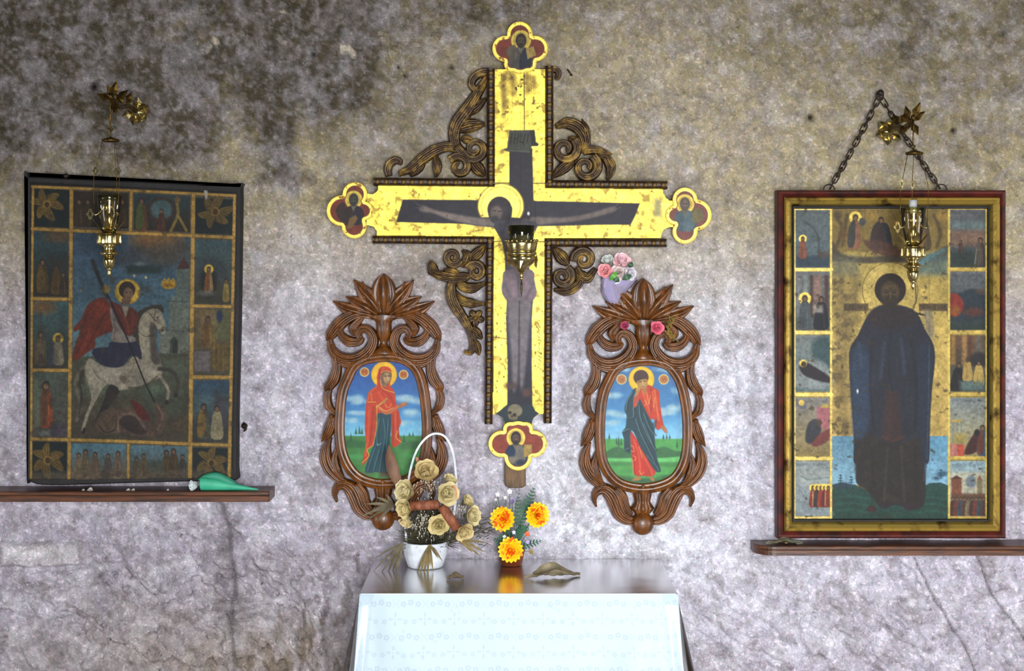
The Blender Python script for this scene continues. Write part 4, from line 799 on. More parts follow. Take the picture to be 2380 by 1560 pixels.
    c.poly([(2214, 690), (2240, 680), (2270, 672), (2296, 690), (2296, 740), (2214, 745)], '26303a', 1, 4, sm=3); c.poly([(2213, 686), (2232, 686), (2246, 710), (2232, 735), (2213, 730)], '8a2c1e', 1, 3, sm=3); c.ell(2226, 722, 10, 12, '8a5a20', .8, 4); c.ell(2268, 726, 22, 10, '6a3428', .8, 4); c.ell(2284, 678, 12, 6, '5a4038', .8, 3)
    for x, col in ((2220, '9a7034'), (2232, '5a4030'), (2246, 'a87a44'), (2260, '5a3428'), (2280, '5a5656')): c.rect(x-5, 782, x+6, 850, col, .8, 3)
    fig(c, 2228, 908, 64, '1f1a1c', w=1.2, lean=6); c.ell(2280, 838, 20, 18, '241f20', .9, 4); fig(c, 2254, 885, 52, 'b08f4c', w=1.2); fig(c, 2280, 896, 56, 'b0924e', w=1.2); c.rect(2236, 888, 2292, 908, '5f7472', .8, 4)
    c.rect(2216, 978, 2240, 984, 'b08c3c', .9); [c.line([(x, 984), (x, 1030)], 3, '6f7a7c', .9) for x in (2220, 2230, 2239)]; c.rect(2214, 1035, 2246, 1062, 'b04030', .9, 2); c.rect(2214, 1035, 2230, 1062, 'b07068', .9, 2); c.poly([(2246, 1058), (2262, 1020), (2280, 1005), (2292, 1022), (2276, 1052)], '3f1e1a', 1, 2, sm=3); fig(c, 2289, 1060, 70, '35506a', '6a3428'); c.ell(2276, 1008, 7, 8, '1f1a18'); c.rect(2222, 1010, 2250, 1032, 'a08a44', .8, 4)
    c.rect(2216, 1100, 2296, 1150, 'b0aa94', .9, 5); c.rect(2216, 1115, 2240, 1160, '7a4430', .95, 2); c.poly([(2214, 1116), (2228, 1108), (2242, 1116)], '5a2c20'); c.ell(2262, 1122, 12, 15, '5f6a78', .9, 3); c.rect(2276, 1120, 2288, 1160, '6a5c40', .9, 2); c.poly([(2275, 1120), (2282, 1106), (2289, 1120)], '8a5a3c'); c.rect(2216, 1150, 2296, 1166, '5a3a28', .9, 3)
    for i, x in enumerate(range(2220, 2296, 9)): fig(c, x, 1202, 44, ['4a2c28', '6a3428', '35424a', '50342c', '7a6a50'][i % 5])
    # gilded bars
    for x, w in ((1849.5, 5), (1935, 5), (2210.5, 5), (2298, 5)): c.line([(x, 484), (x, 1208)], w, 'd4b860', 1, .8, .7)
    for y in (486, 627, 774, 919, 1068, 1206):
        w = 8 if 500 < y < 1200 else 4
        c.line([(1848, y), (1936, y)], w, 'dcc068', 1, .8, .7); c.line([(2210, y-1), (2299, y-1)], w, 'c4a656', 1, .8, .7)
    c.mottle(.16, 24, 5); c.mottle(.22, 5, 7); c.wear('3a2e1e', .70, 14, 9, a=.6)
    c.build('painting', M_PAINT, MI, 0.0312, KM, [(1843, 478), (2304, 478), (2304, 1215), (1843, 1215)], gain=GAIN_R)
paint_monk()
for x in (1930, 2192):
    mb = MB(); tube(mb, [W(x+13*math.cos(a), 441+13*math.sin(a), .034, KM) for a in np.linspace(math.pi, 2*math.pi, 11)], 0.0018, 6); link('hanging_ring', mb.mesh('hanging_ring'), M_IRON, MI)
# chain on its nail
lk = MB(); n = 14; pts = []
for i in range(n+1):
    a = 2*math.pi*i/n; pts.append((0.0068*math.cos(a), 0, (0.0095*math.sin(a)+(0.0058 if math.sin(a) > 0.02 else -0.0058 if math.sin(a) < -0.02 else 0))))
tube(lk, pts, 0.0021, 6, False); LINK = lk.mesh('link'); LINK.materials.append(M_IRON)
CH = thing('hanging_chain', W(2051, 222, .02, KM), 'rusty iron chain in a peak above the red framed icon', 'chain')
def chain_run(a, b, n):
    a, b = Vector(a), Vector(b); dr = (b-a); q = dr.to_track_quat('Z', 'Y'); sag = 0.006
    for i in range(n):
        t = (i+.5)/n; o = bpy.data.objects.new('link', LINK); COL.objects.link(o); o.parent = CH
        o.matrix_parent_inverse = Matrix.Translation(-root_off(CH)); o.location = a+dr*t-Vector((0, 0, sag*math.sin(math.pi*t)))
        o.rotation_mode = 'QUATERNION'; base = Matrix.Rotation(0, 4, 'Z'); x = Vector((0, -1, 0)); z = dr.normalized(); yv = z.cross(x).normalized(); xx = yv.cross(z)
        R = Matrix((yv, -xx, z)).transposed().to_4x4() @ Matrix.Rotation(math.pi/2*(i % 2)+.25*math.sin(i*2.1), 4, 'Z')
        o.rotation_quaternion = R.to_quaternion()
chain_run(W(2049, 226, .022, KM), W(1934, 434, .034, KM), 14); chain_run(W(2056, 228, .022, KM), W(2187, 434, .034, KM), 14)
mb = MB(); tube(mb, [W(2051+8*math.cos(a), 220+11*math.sin(a), .024, KM) for a in np.linspace(0, 2*math.pi, 13)], .0025, 6, False); link('ring', mb.mesh('ring'), M_IRON, CH)
mb = MB(); lathe(mb, [(0.004, -0.004), (0.004, 0.030), (0.009, 0.031), (0.008, 0.036)], W(2051, 214, 0, KM), 10, axis='y'); tag(link('nail', mb.mesh('nail'), M_IRON), 'thick iron nail holding the peak of the rusty chain', 'nail')

# ------------------------------------------------------------------ two oval icons in carved frames
KO = KD(0.04)
IN_R = [(1498, 849), (1459, 855), (1438, 867), (1425, 890), (1415, 913), (1408, 946), (1405, 994), (1406, 1038), (1411, 1071), (1425, 1098), (1446, 1117), (1476, 1126), (1505, 1127), (1534, 1121), (1559, 1109), (1575, 1088), (1585, 1061), (1589, 1028), (1589, 984), (1586, 948), (1579, 913), (1569, 884), (1551, 861), (1528, 852)]
IN_L = [(890, 840), (848, 847), (828, 861), (817, 884), (807, 907), (801, 940), (798, 986), (799, 1023), (805, 1055), (819, 1084), (840, 1105), (868, 1115), (890, 1117), (920, 1115), (944, 1107), (963, 1090), (975, 1067), (980, 1042), (982, 1009), (981, 970), (976, 923), (967, 882), (952, 857), (926, 843)]
def oval_icon(inner, dx, dy, label, paint, plab):
    t = thing('carved_oval_icon', W(1495+dx, 1240+dy, .02, KO), label, 'icon', 'oval icons in carved walnut frames')
    inn = catmull(inner, 72, True); cen = inn.mean(0)
    # moulded ring
    e = np.roll(inn, -1, 0)-np.roll(inn, 1, 0); e /= np.linalg.norm(e, axis=1)[:, None]; nr = np.stack([-e[:, 1], e[:, 0]], 1)
    if np.sum((inn-cen)*nr) < 0: nr = -nr
    prof = [(-2, .020), (-2, .030), (1, .036), (4, .033), (6, .038), (11, .042), (15, .040), (17, .036), (20, .037), (22, .030), (22, .012)]
    V = []; m = len(prof); n = len(inn)
    for i in range(n): V += [W(*(inn[i]+nr[i]*u), d, KO) for u, d in prof]
    F = [(i*m+j, i*m+j+1, ((i+1) % n)*m+j+1, ((i+1) % n)*m+j) for i in range(n) for j in range(m-1)]
    mb = MB(); mb.add(V, F); link('ring_moulding', mb.mesh('ring_moulding'), M_CARVE, t)
    mb = MB(); prism(mb, inn+nr*8, .010, .024, KO, 1); link('panel', mb.mesh('panel', False), M_CARVE, t)
    c = Cv(inn[:, 0].min()-3, inn[:, 1].min()-3, inn[:, 0].max()+3, inn[:, 1].max()+3, 1.0, '3f6fae'); paint(c)
    p = c.build('painting', M_ENAMEL, t, .0255, KO, inn+nr*3, gain=GAIN_O); p['label'] = plab
    sh = lambda pts: [(x+dx, y+dy) for x, y in pts]
    AX = 1496.5
    def strip(name, pts, ws, h, g=.3, d0=.020, both=True, ng=3, parent=None, nn=None):
        for q in ([pts, mirror(pts, AX)] if both else [pts]):
            mb = MB(); ribbon(mb, sh(q), [1.28*w for w in ws], d0-.002, h*1.4, KO, n=nn or max(16, 5*len(q)), groove=min(.8, g*1.5), db=.008, ng=ng); link(name, mb.mesh(name), M_CARVE, parent or t)
    # crest
    strip('crest_leaf', [(1497, 742), (1497, 705), (1496.5, 670), (1496.5, 647)], [7, 16, 24, 21, 14, 1], .022, .35, both=False, d0=.024, ng=2)
    strip('crest_leaf', [(1490, 742), (1472, 715), (1448, 688), (1427, 662)], [6, 13, 17, 15, 9, 1], .018, .35, ng=2); strip('crest_leaf', [(1484, 745), (1458, 727), (1432, 713), (1408, 701)], [6, 11, 14, 12, 7, 1], .017, .35, ng=2)
    strip('crest_leaf', [(1478, 748), (1440, 738), (1408, 728), (1378, 712)], [5, 8, 11, 12, 8, 1], .016, .3, ng=2)
    strip('crest_leaf', [(1484, 735), (1482, 705), (1478, 668)], [4, 7, 4, 1], .016, .2)
    strip('crest_leaf', [(1470, 718), (1452, 690), (1447, 666)], [3, 8, 5, 1], .015, .2)
    # cup under the crest
    mb = MB(); n = 22; prof = [(34, 744), (36, 748), (33, 753), (21, 757), (18, 764), (18, 776), (16, 790), (11, 802), (8, 810), (12, 818), (22, 826), (40, 834)]
    for w, y in prof:
        for i in range(n+1):
            a = math.pi*i/n; fl = 1+(.14*math.cos(a*14) if 757 < y < 805 else 0); mb.v.append(W(AX+dx-w*math.cos(a), y+dy, .014+(min(w, 20)/S)*math.sin(a)*fl*1.15, KO))
    for i in range(len(prof)-1):
        for j in range(n): a = i*(n+1)+j; mb.f.append((a, a+1, a+n+2, a+n+1))
    link('fluted_cup', mb.mesh('fluted_cup'), M_CARVE, t)
    # scrolls beside the cup
    strip('scroll', [(1468, 744), (1440, 741), (1412, 750), (1388, 770), (1372, 792), (1363, 804)], [5, 9, 12, 13, 10, 1], .020, .4)
    strip('scroll', [(1370, 796), (1376, 826), (1398, 846), (1430, 848), (1458, 832), (1472, 806), (1464, 782), (1446, 776), (1437, 788), (1442, 800)], [4, 9, 12, 13, 12, 10, 9, 8, 7, 5], .024, .35)
    strip('scroll', [(1392, 768), (1398, 792), (1416, 806), (1438, 806), (1448, 797)], [4, 8, 10, 8, 4], .020, .35)
    strip('scroll', [(1448, 748), (1436, 760), (1424, 776), (1428, 792)], [4, 7, 9, 4], .017, .3)
    strip('scroll', [(1375, 820), (1392, 850), (1420, 860), (1452, 848), (1478, 836)], [3, 7, 8, 7, 3], .014, .2)
    # side foliage
    strip('side_leaf', [(1374, 812), (1384, 842), (1387, 868), (1380, 894), (1366, 914), (1361, 926)], [5, 8, 9, 11, 9, 1], .018, .35)
    strip('side_leaf', [(1370, 915), (1364, 938), (1368, 958), (1384, 974)], [5, 8, 8, 3], .016, .3)
    strip('side_leaf', [(1377, 978), (1372, 1002), (1364, 1022), (1351, 1040)], [6, 11, 10, 1], .017, .4)
    for s in (-1, 1):
        mb = MB(); c0 = W(AX+dx+s*(AX-1374), 980+dy, 0, KO); lathe(mb, [(.0065, .016), (.0075, .026), (.005, .034), (.001, .037)], c0, 10, axis='y'); link('bead', mb.mesh('bead'), M_CARVE, t)
    strip('side_leaf', [(1372, 1030), (1362, 1055), (1361, 1080), (1372, 1106), (1394, 1128), (1414, 1136)], [3, 9, 12, 12, 9, 3], .018, .45)
    strip('side_leaf', [(1388, 1050), (1382, 1080), (1388, 1106), (1402, 1126)], [2, 7, 8, 3], .016, .3)
    # foot
    strip('foot_scroll', [(1387, 1181), (1382, 1164), (1388, 1147), (1404, 1141), (1420, 1152), (1431, 1174), (1440, 1196), (1456, 1210), (1474, 1214)], [2, 5, 8, 11, 14, 14, 13, 11, 8], .018, .4)
    strip('foot_scroll', [(1432, 1138), (1448, 1158), (1456, 1182), (1468, 1200)], [8, 9, 8, 5], .016, .3)
    strip('foot_leaf', [(1495, 1128), (1495, 1158), (1495, 1180), (1495, 1200)], [20, 17, 14, 22, 12], .018, .4, both=False)
    mb = MB(); lathe(mb, [(.010, .010), (.028, .014), (.0315, .022), (.030, .032), (.024, .040), (.014, .045), (.004, .047)], W(1494.5+dx, 1220+dy, 0, KO), 20, axis='y'); link('foot_boss', mb.mesh('foot_boss'), M_CARVE, t)
    return t
def sky(c, y0, yh, y1, top, mid, hor):
    Y = c.Y; t = sstep(y0, yh, Y)[..., None]; a = srgb(top)*(1-t)+srgb(mid)*t; t2 = sstep(yh-70, yh, Y)[..., None]; c.c = a*(1-t2)+srgb(hor)*t2
def cloud(c, x, y, rx, ry, a=.75):
    for i in range(9):
        c.ell(x+rnd.uniform(-1, 1)*rx, y+rnd.uniform(-.6, .6)*ry, rx*rnd.uniform(.25, .5), ry*rnd.uniform(.4, .7), 'a9c4cf', a*rnd.uniform(.4, .8), 5)
def paint_mother(c):
    Z = lambda p: [(x/5.2+790, y/5.2+840) for x, y in p]
    sky(c, 840, 1018, 1120, '274f96', '4a8fc4', '7fbfdc')
    for x, y, rx, ry in ((822, 928, 22, 8), (838, 935, 18, 5), (950, 928, 28, 8), (965, 934, 18, 6), (955, 961, 20, 7), (830, 962, 18, 4), (940, 985, 16, 5), (810, 980, 14, 5)): cloud(c, x, y, rx, ry, .8)
    c.rect(795, 1015, 985, 1122, '3f7a3c', 1, 2, grad='4c8a44')
    for x, y, rx, ry, col in ((815, 1034, 28, 9, '2c5c33'), (842, 1036, 16, 8, '2f6236'), (960, 1036, 24, 9, '2c5a30'), (940, 1040, 14, 7, '3a6b3a'), (820, 1064, 30, 6, '4fa357'), (965, 1062, 26, 6, '48a052'), (820, 1088, 26, 7, '3c7a3a'), (835, 1104, 30, 6, '5a6a3c'), (920, 1112, 40, 6, '4a5a34'), (960, 1084, 20, 7, '3a7a3a')): c.ell(x, y, rx, ry, col, .8, 3)
    for x, h in ((826, 18), (834, 22), (840, 17)): c.poly([(x, 1013-h), (x+3.4, 1011), (x-3.4, 1011)], '2f5d40', .9, .8)
    for x, h in ((814, 20), (938, 16), (951, 7), (959, 7)): c.poly([(x, 1026-h), (x+4, 1030), (x-4, 1030)] if h > 10 else [(x, 1012-h), (x+3, 1016), (x-3, 1016)], '2a5638', .85, .8)
    for x, y in ((846, 866), (937, 872)):
        c.ell(x, y, 11, 11, 'd9bc7c'); c.ell(x, y, 9.2, 9.2, 'b86a2a'); c.line([(x-4, y+4), (x-4, y-4), (x, y+1), (x+4, y-4), (x+4, y+4)], 1.6, '8a2c14', .8, .6); c.ell(x, y, 10.5, 10.5, 'e0c88a', .8, .5, inner=.92)
    c.ell(891.5, 872, 30, 30, 'f0b522'); c.ell(891.5, 872, 30, 30, 'c98a14', .6, .6, inner=.95)
    # dress
    c.poly(Z([(440, 640), (620, 640), (620, 760), (600, 960), (590, 1200), (620, 1350), (540, 1365), (430, 1350), (370, 1360), (295, 1340), (340, 1180), (395, 1020), (420, 820)]), '1d4450', sm=3)
    for p in ([(470, 700), (440, 900), (450, 1020)], [(520, 700), (540, 900), (500, 1150), (470, 1340)], [(580, 720), (560, 1000), (560, 1330)], [(420, 1050), (360, 1220), (330, 1330)], [(470, 1080), (420, 1250), (400, 1340)]): c.line(Z(p), 1.5, '7fb0ac', .5, 1, sm=4); c.line(Z([(x+16, y) for x, y in p]), 2.5, '0f2a34', .6, 1.4, sm=4)
    c.line(Z([(440, 1010), (460, 1022), (490, 1000)]), 1.6, '9cc0b4', .8, sm=3)
    # mantle
    c.poly(Z([(460, 120), (480, 80), (540, 66), (600, 88), (622, 150), (610, 240), (600, 300), (650, 360), (668, 470), (690, 560), (735, 740), (705, 820), (722, 930), (735, 990), (650, 1050), (618, 1000), (615, 700), (600, 640), (440, 640), (440, 780), (405, 960), (390, 1030), (320, 1080), (345, 1150), (320, 1210), (265, 1270), (270, 1200), (290, 1090), (310, 1000), (295, 850), (300, 640), (315, 480), (345, 370), (440, 300), (440, 200)]), 'c2391a', sm=2)
    for p, col in (([(440, 310), (360, 380), (330, 480)], 'e0662c'), ([(350, 560), (340, 760), (330, 1000)], 'df5a26'), ([(400, 560), (385, 760), (360, 1000)], '8f2110'), ([(660, 640), (670, 800), (660, 960)], 'e06028'), ([(640, 660), (640, 980)], '8c2010'), ([(520, 360), (600, 430), (640, 520)], '96240f'), ([(460, 380), (520, 480), (560, 560)], 'de5e2a'), ([(480, 110), (470, 200), (480, 260)], '8f2412'), ([(520, 90), (500, 140)], 'e0702f'), ([(320, 1010), (300, 1150)], 'e0722a'), ([(700, 620), (690, 760), (700, 930)], '9a2612'), ([(375, 400), (380, 480)], 'e88a34')): c.line(Z(p), 3.5, col, .65, 2, sm=4)
    for p in ([(440, 540), (440, 780), (400, 1000), (385, 1035), (320, 1080), (345, 1150), (265, 1235)], [(690, 850), (675, 930), (735, 985)], [(490, 280), (520, 340), (650, 385)], [(330, 500), (430, 500)], [(495, 140), (560, 120), (615, 140)], [(480, 230), (490, 280)], [(590, 640), (700, 540)]): c.line(Z(p), 1.8, 'e2b03c', .85, .7, sm=3)
    # face, arms, hands
    c.poly(Z([(500, 150), (560, 130), (615, 150), (612, 220), (580, 280), (540, 310), (505, 270)]), '6a4a34', sm=3); c.ell(*Z([(562, 205)])[0], 8.5, 13, 'b08a5c', 1, 2); c.line(Z([(495, 170), (490, 230), (510, 290)]), 2.5, '5f7a86', .8, .8, sm=3)
    for x in (545, 590): c.line(Z([(x-14, 185), (x+12, 187)]), 1.5, '2a1a12'); c.line(Z([(x-14, 172), (x+12, 172)]), 1, '4a3020', .8)
    c.line(Z([(572, 190), (578, 230)]), 1.4, 'd0ab7c', .9); c.line(Z([(552, 252), (585, 252)]), 1.3, '8a3a2a', .9); c.ell(*Z([(535, 300)])[0], 5, 4, '9a7048', .8, 1.5)
    c.line(Z([(440, 560), (500, 510), (560, 460)]), 4, 'cfa24c', .9, 1, sm=3); c.line(Z([(470, 580), (550, 640), (640, 600), (700, 550)]), 5, 'c06a3c', .9, 1.2, sm=3); c.line(Z([(470, 560), (550, 610), (640, 570)]), 2, 'e0b870', .8, .8, sm=3); c.poly(Z([(690, 550), (740, 510), (790, 500), (806, 515), (800, 540), (750, 560), (710, 580)]), 'a8663c', sm=3); c.line(Z([(740, 520), (790, 510)]), 1, 'd8a070', .8); c.poly(Z([(510, 500), (550, 455), (560, 475), (530, 520)]), 'b5793f', sm=2)
    c.line(Z([(540, 540), (590, 570), (620, 520)]), 1.3, 'e0a850', .7, .7, sm=3); c.rect(*Z([(480, 1350)])[0], *Z([(640, 1395)])[0], '5a2c1c', .8, 4)
    c.mottle(.10, 8, 3)
def paint_youth(c):
    Z = lambda p: [(x/5.2+1390, y/5.2+840) for x, y in p]
    sky(c, 845, 1020, 1130, '3a6a9e', '4d94c8', '86bfe0')
    for x, y, rx, ry in ((1428, 920, 16, 7), (1420, 962, 20, 7), (1448, 968, 18, 5), (1560, 955, 24, 8), (1548, 962, 18, 5), (1576, 910, 10, 7), (1572, 948, 14, 6), (1450, 858, 12, 5), (1545, 862, 18, 4), (1420, 985, 18, 6)): cloud(c, x, y, rx, ry, .8)
    c.rect(1400, 1022, 1594, 1130, '4f9a4c', 1, 2, grad='4c9a48')
    c.rect(1400, 1062, 1594, 1078, '6cc06a', .9, 4); c.poly([(1404, 1058), (1420, 1046), (1440, 1041), (1470, 1056), (1480, 1066), (1404, 1066)], '35653a', .95, 2, sm=3); c.poly([(1520, 1066), (1525, 1048), (1545, 1040), (1570, 1050), (1590, 1052), (1588, 1062)], '35653a', .95, 2, sm=3)
    for x, y, rx, ry, col in ((1440, 1080, 36, 5, '3f7a3e'), (1560, 1082, 34, 6, '3c7a3c'), (1450, 1098, 34, 5, '489048'), (1560, 1100, 34, 5, '4a9a4a'), (1440, 1114, 30, 6, '2f5a2e'), (1555, 1112, 26, 6, '2c5a30'), (1500, 1120, 50, 6, '2c5030')): c.ell(x, y, rx, ry, col, .85, 3)
    for x, yb, h in ((1417, 1024, 16), (1434, 1036, 18), (1439, 1040, 26), (1445, 1038, 18), (1543, 1024, 13), (1551, 1024, 14), (1558, 1024, 13), (1575, 1044, 24)): c.poly([(x, yb-h), (x+2.6, yb-3), (x-2.6, yb-3)], '2c5540', .9, .8); c.line([(x, yb-4), (x, yb)], 1, '3a3a28')
    for x, y in ((1445.5, 883), (1544, 883)):
        c.ell(x, y, 12, 12, 'd8bc78'); c.ell(x, y, 10, 10, 'b8743a'); c.line([(x-4, y-4), (x-1, y+4), (x+3, y-3), (x+5, y+3)], 1.5, '8f3a1c', .7, .6); c.ell(x, y, 11.5, 11.5, 'e2cc8c', .8, .5, inner=.92)
    c.ell(1492, 883, 30, 30, 'f2bd24'); c.ell(1492, 883, 30, 30, 'c98a14', .6, .6, inner=.95)
    # red tunic
    c.poly(Z([(500, 330), (620, 290), (700, 340), (745, 370), (755, 520), (790, 740), (800, 790), (750, 830), (715, 830), (690, 760), (680, 700), (600, 720), (560, 620), (500, 480), (440, 560), (440, 470)]), 'c4361a', sm=2)
    c.poly(Z([(395, 850), (440, 900), (560, 1080), (690, 1290), (680, 1395), (540, 1395), (440, 1380), (415, 1180), (400, 1000)]), 'c42a16', sm=2)
    for p, col in (([(540, 360), (580, 480), (640, 640)], 'e8723a'), ([(640, 330), (650, 480), (640, 640)], '8f2010'), ([(690, 360), (710, 520), (740, 720)], 'ee8a48'), ([(660, 380), (690, 600)], 'e06a34'), ([(590, 380), (620, 520)], 'f0904a'), ([(440, 960), (500, 1150), (520, 1370)], 'e8643a'), ([(480, 980), (600, 1200), (640, 1380)], '961c0e'), ([(410, 1000), (440, 1200), (450, 1370)], '9a2010'), ([(520, 1080), (620, 1270), (660, 1380)], 'ec6a3a')): c.line(Z(p), 3.2, col, .7, 1.8, sm=4)
    for p in ([(400, 1020), (430, 1040), (440, 1100), (410, 1090)], [(430, 1150), (460, 1170), (450, 1210)], [(500, 1330), (530, 1375), (560, 1350)], [(570, 480), (590, 520), (570, 540)], [(500, 1040), (540, 1180)], [(425, 1200), (430, 1370)], [(640, 420), (620, 520)], [(690, 450), (680, 560)]): c.line(Z(p), 1.4, 'f0a85c', .85, .7, sm=3)
    # dark mantle
    c.poly(Z([(470, 330), (430, 350), (360, 460), (325, 560), (330, 620), (350, 660), (345, 740), (335, 810), (295, 870), (320, 950), (320, 1080), (360, 1110), (400, 1120), (395, 980), (400, 850), (440, 870), (520, 1050), (600, 1180), (690, 1330), (750, 1350), (760, 1310), (720, 1180), (700, 1060), (690, 900), (690, 720), (670, 760), (600, 640), (550, 540), (510, 460), (495, 500), (450, 570), (430, 520), (440, 420)]), '1f3c46', sm=2)
    for p in ([(420, 380), (360, 480), (340, 600)], [(430, 560), (430, 680), (350, 690)], [(500, 540), (520, 700), (600, 900), (700, 1080)], [(460, 700), (520, 880), (640, 1120), (740, 1330)], [(560, 640), (620, 800), (690, 900)], [(690, 720), (680, 800)], [(310, 860), (370, 830), (440, 840)], [(330, 1080), (380, 1060)], [(560, 760), (660, 1000)], [(600, 1150), (700, 1260)]): c.line(Z(p), 1.6, '7fa9a6', .65, .9, sm=4); c.line(Z([(x+18, y+6) for x, y in p]), 3, '0e1f28', .6, 1.5, sm=4)
    # head, hand, feet
    c.ell(*Z([(525, 200)])[0], 17.5, 17.5, '4a2c26'); c.poly(Z([(470, 250), (520, 225), (590, 215), (605, 270), (590, 330), (545, 345), (490, 310)]), 'a8763c', sm=3); c.ell(*Z([(548, 280)])[0], 9, 10, 'b98a50', .9, 2); c.line(Z([(480, 235), (520, 215), (580, 205)]), 4, '402620', .9, 1.5)
    for a, b in (((505, 258), (530, 250)), ((560, 246), (585, 246))): c.line(Z([a, b]), 1.6, '2c1a12')
    c.line(Z([(545, 255), (552, 290)]), 1.4, 'd6b07c', .9); c.line(Z([(535, 315), (570, 312)]), 1.3, '8a3a28', .9); c.poly(Z([(540, 340), (590, 330), (580, 390), (555, 405)]), 'a07038', sm=2)
    c.poly(Z([(480, 320), (500, 310), (515, 350), (490, 400), (470, 450), (445, 440), (460, 390)]), 'b98248', sm=3); c.poly(Z([(445, 440), (490, 430), (480, 530), (450, 565), (432, 540)]), 'c0482a', sm=2)
    c.poly(Z([(770, 790), (800, 780), (835, 830), (845, 870), (820, 875), (790, 840), (760, 810)]), 'b3663c', sm=3); c.line(Z([(800, 810), (830, 860)]), 1, 'd89a70', .8)
    c.poly(Z([(415, 1450), (440, 1425), (480, 1405), (520, 1410), (520, 1440), (470, 1455)]), 'a8743f', sm=3); c.poly(Z([(620, 1400), (660, 1405), (690, 1440), (680, 1460), (650, 1450)]), 'a8703c', sm=3)
    c.mottle(.10, 8, 3)
oval_icon(IN_L, -606, -11, 'carved walnut oval icon of a veiled woman in a red mantle', paint_mother, 'painted woman in red mantle and blue dress with golden halo')
oval_icon(IN_R, 0, 0, 'carved walnut oval icon of a young man resting cheek on hand', paint_youth, 'painted young man in red tunic and dark mantle with golden halo')

# ------------------------------------------------------------------ hanging oil lamps and their wall brackets
M_CANDLE = glass_mat('milky_glass', (0.8, 0.82, 0.84), 0.5, 0.1)
def wire(name, pts, r, m, parent, sides=5):
    mb = MB(); tube(mb, pts, r, sides); return link(name, mb.mesh(name), m, parent)
def plate_diamond(c, w, h, parent):
    mb = MB(); V = []
    for dy in (-.0012, .0012):
        for i in range(12):
            a = 2*math.pi*i/12; r = 1/(abs(math.cos(a))+abs(math.sin(a)))*(1+.12*math.cos(6*a)); V.append((c[0]+w*r*math.cos(a), c[1]+dy, c[2]+h*r*math.sin(a)))
        for i in range(12):
            a = 2*math.pi*i/12; V.append((c[0]+w*.4*math.cos(a), c[1]+dy, c[2]+h*.4*math.sin(a)))
    F = []
    for i in range(12):
        j = (i+1) % 12; F += [(i, j, 12+j, 12+i), (24+i, 36+i, 36+j, 24+j), (i, 24+i, 24+j, j), (12+i, 12+j, 36+j, 36+i)]
    mb.add(V, F); link('pierced_link', mb.mesh('pierced_link', False), M_BRASS, parent)
def bracket(px, py, d, label, hook_py):
    k = KD(d); ex, _, ez = W(px, py, d); u = 1/S
    t = thing('lamp_bracket', (ex, -.004, ez), label, 'bracket', 'brass lamp brackets above the large icons')
    mb = MB(); lathe(mb, [(.028, -.012), (.028, .004), (.024, .007), (.025, .010), (.012, .016), (.009, .024)], (ex, 0, ez), 16, axis='y', flute=.1); link('wall_plate', mb.mesh('wall_plate'), M_BRASS, t)
    for i in range(6):      # leaves round the plate
        a = math.radians(60*i+20); ca, sa = math.cos(a), math.sin(a); mb = MB()
        V = [(ex+ca*r-sa*w, -y, ez+sa*r+ca*w) for r, w, y in ((.012, 0, .010), (.026, .012, .014), (.040, 0, .024), (.026, -.012, .014), (.026, 0, .022))]
        mb.add(V, [(0, 1, 4), (1, 2, 4), (2, 3, 4), (3, 0, 4), (0, 3, 2, 1)]); link('plate_leaf', mb.mesh('plate_leaf', False), M_BRASS, t)
    pts = [(ex, -.01, ez), (ex, -d*.35, ez+.006), (ex, -d*.7, ez-.004), (ex, -d+.01, ez+.010), (ex, -d, ez+.022)]
    mb = MB(); tube(mb, catmull(pts, 14), [.007, .009, .006, .009, .006, .004], 8); link('arm', mb.mesh('arm'), M_BRASSD, t)
    for f, an, L in ((.45, 60, .030), (.5, 130, .028), (.7, 250, .026), (.85, 35, .036), (.88, 110, .034), (.95, 290, .030), (.97, 160, .028), (.97, 70, .040)):
        a = math.radians(an); ca, sa = math.cos(a), math.sin(a); mb = MB(); y0 = -d*f
        V = [(ex+ca*r-sa*w, y0-y, ez+.008+sa*r+ca*w) for r, w, y in ((.003, 0, 0), (L*.65, .011, .004), (L*1.3, 0, .014), (L*.65, -.011, .004), (L*.65, 0, .010))]
        mb.add(V, [(0, 1, 4), (1, 2, 4), (2, 3, 4), (3, 0, 4), (0, 3, 2, 1)]); link('arm_leaf', mb.mesh('arm_leaf', False), M_BRASSD, t)
    hz = W(px, hook_py, d)[2]
    wire('hook', catmull([(ex, -d, ez+.012), (ex, -d-.006, ez-.01), (ex, -d, hz+.008), (ex+.005, -d, hz), (ex, -d, hz-.005), (ex-.005, -d, hz+.002)], 16), .0022, M_BRASSD, t)
    return ex, hz
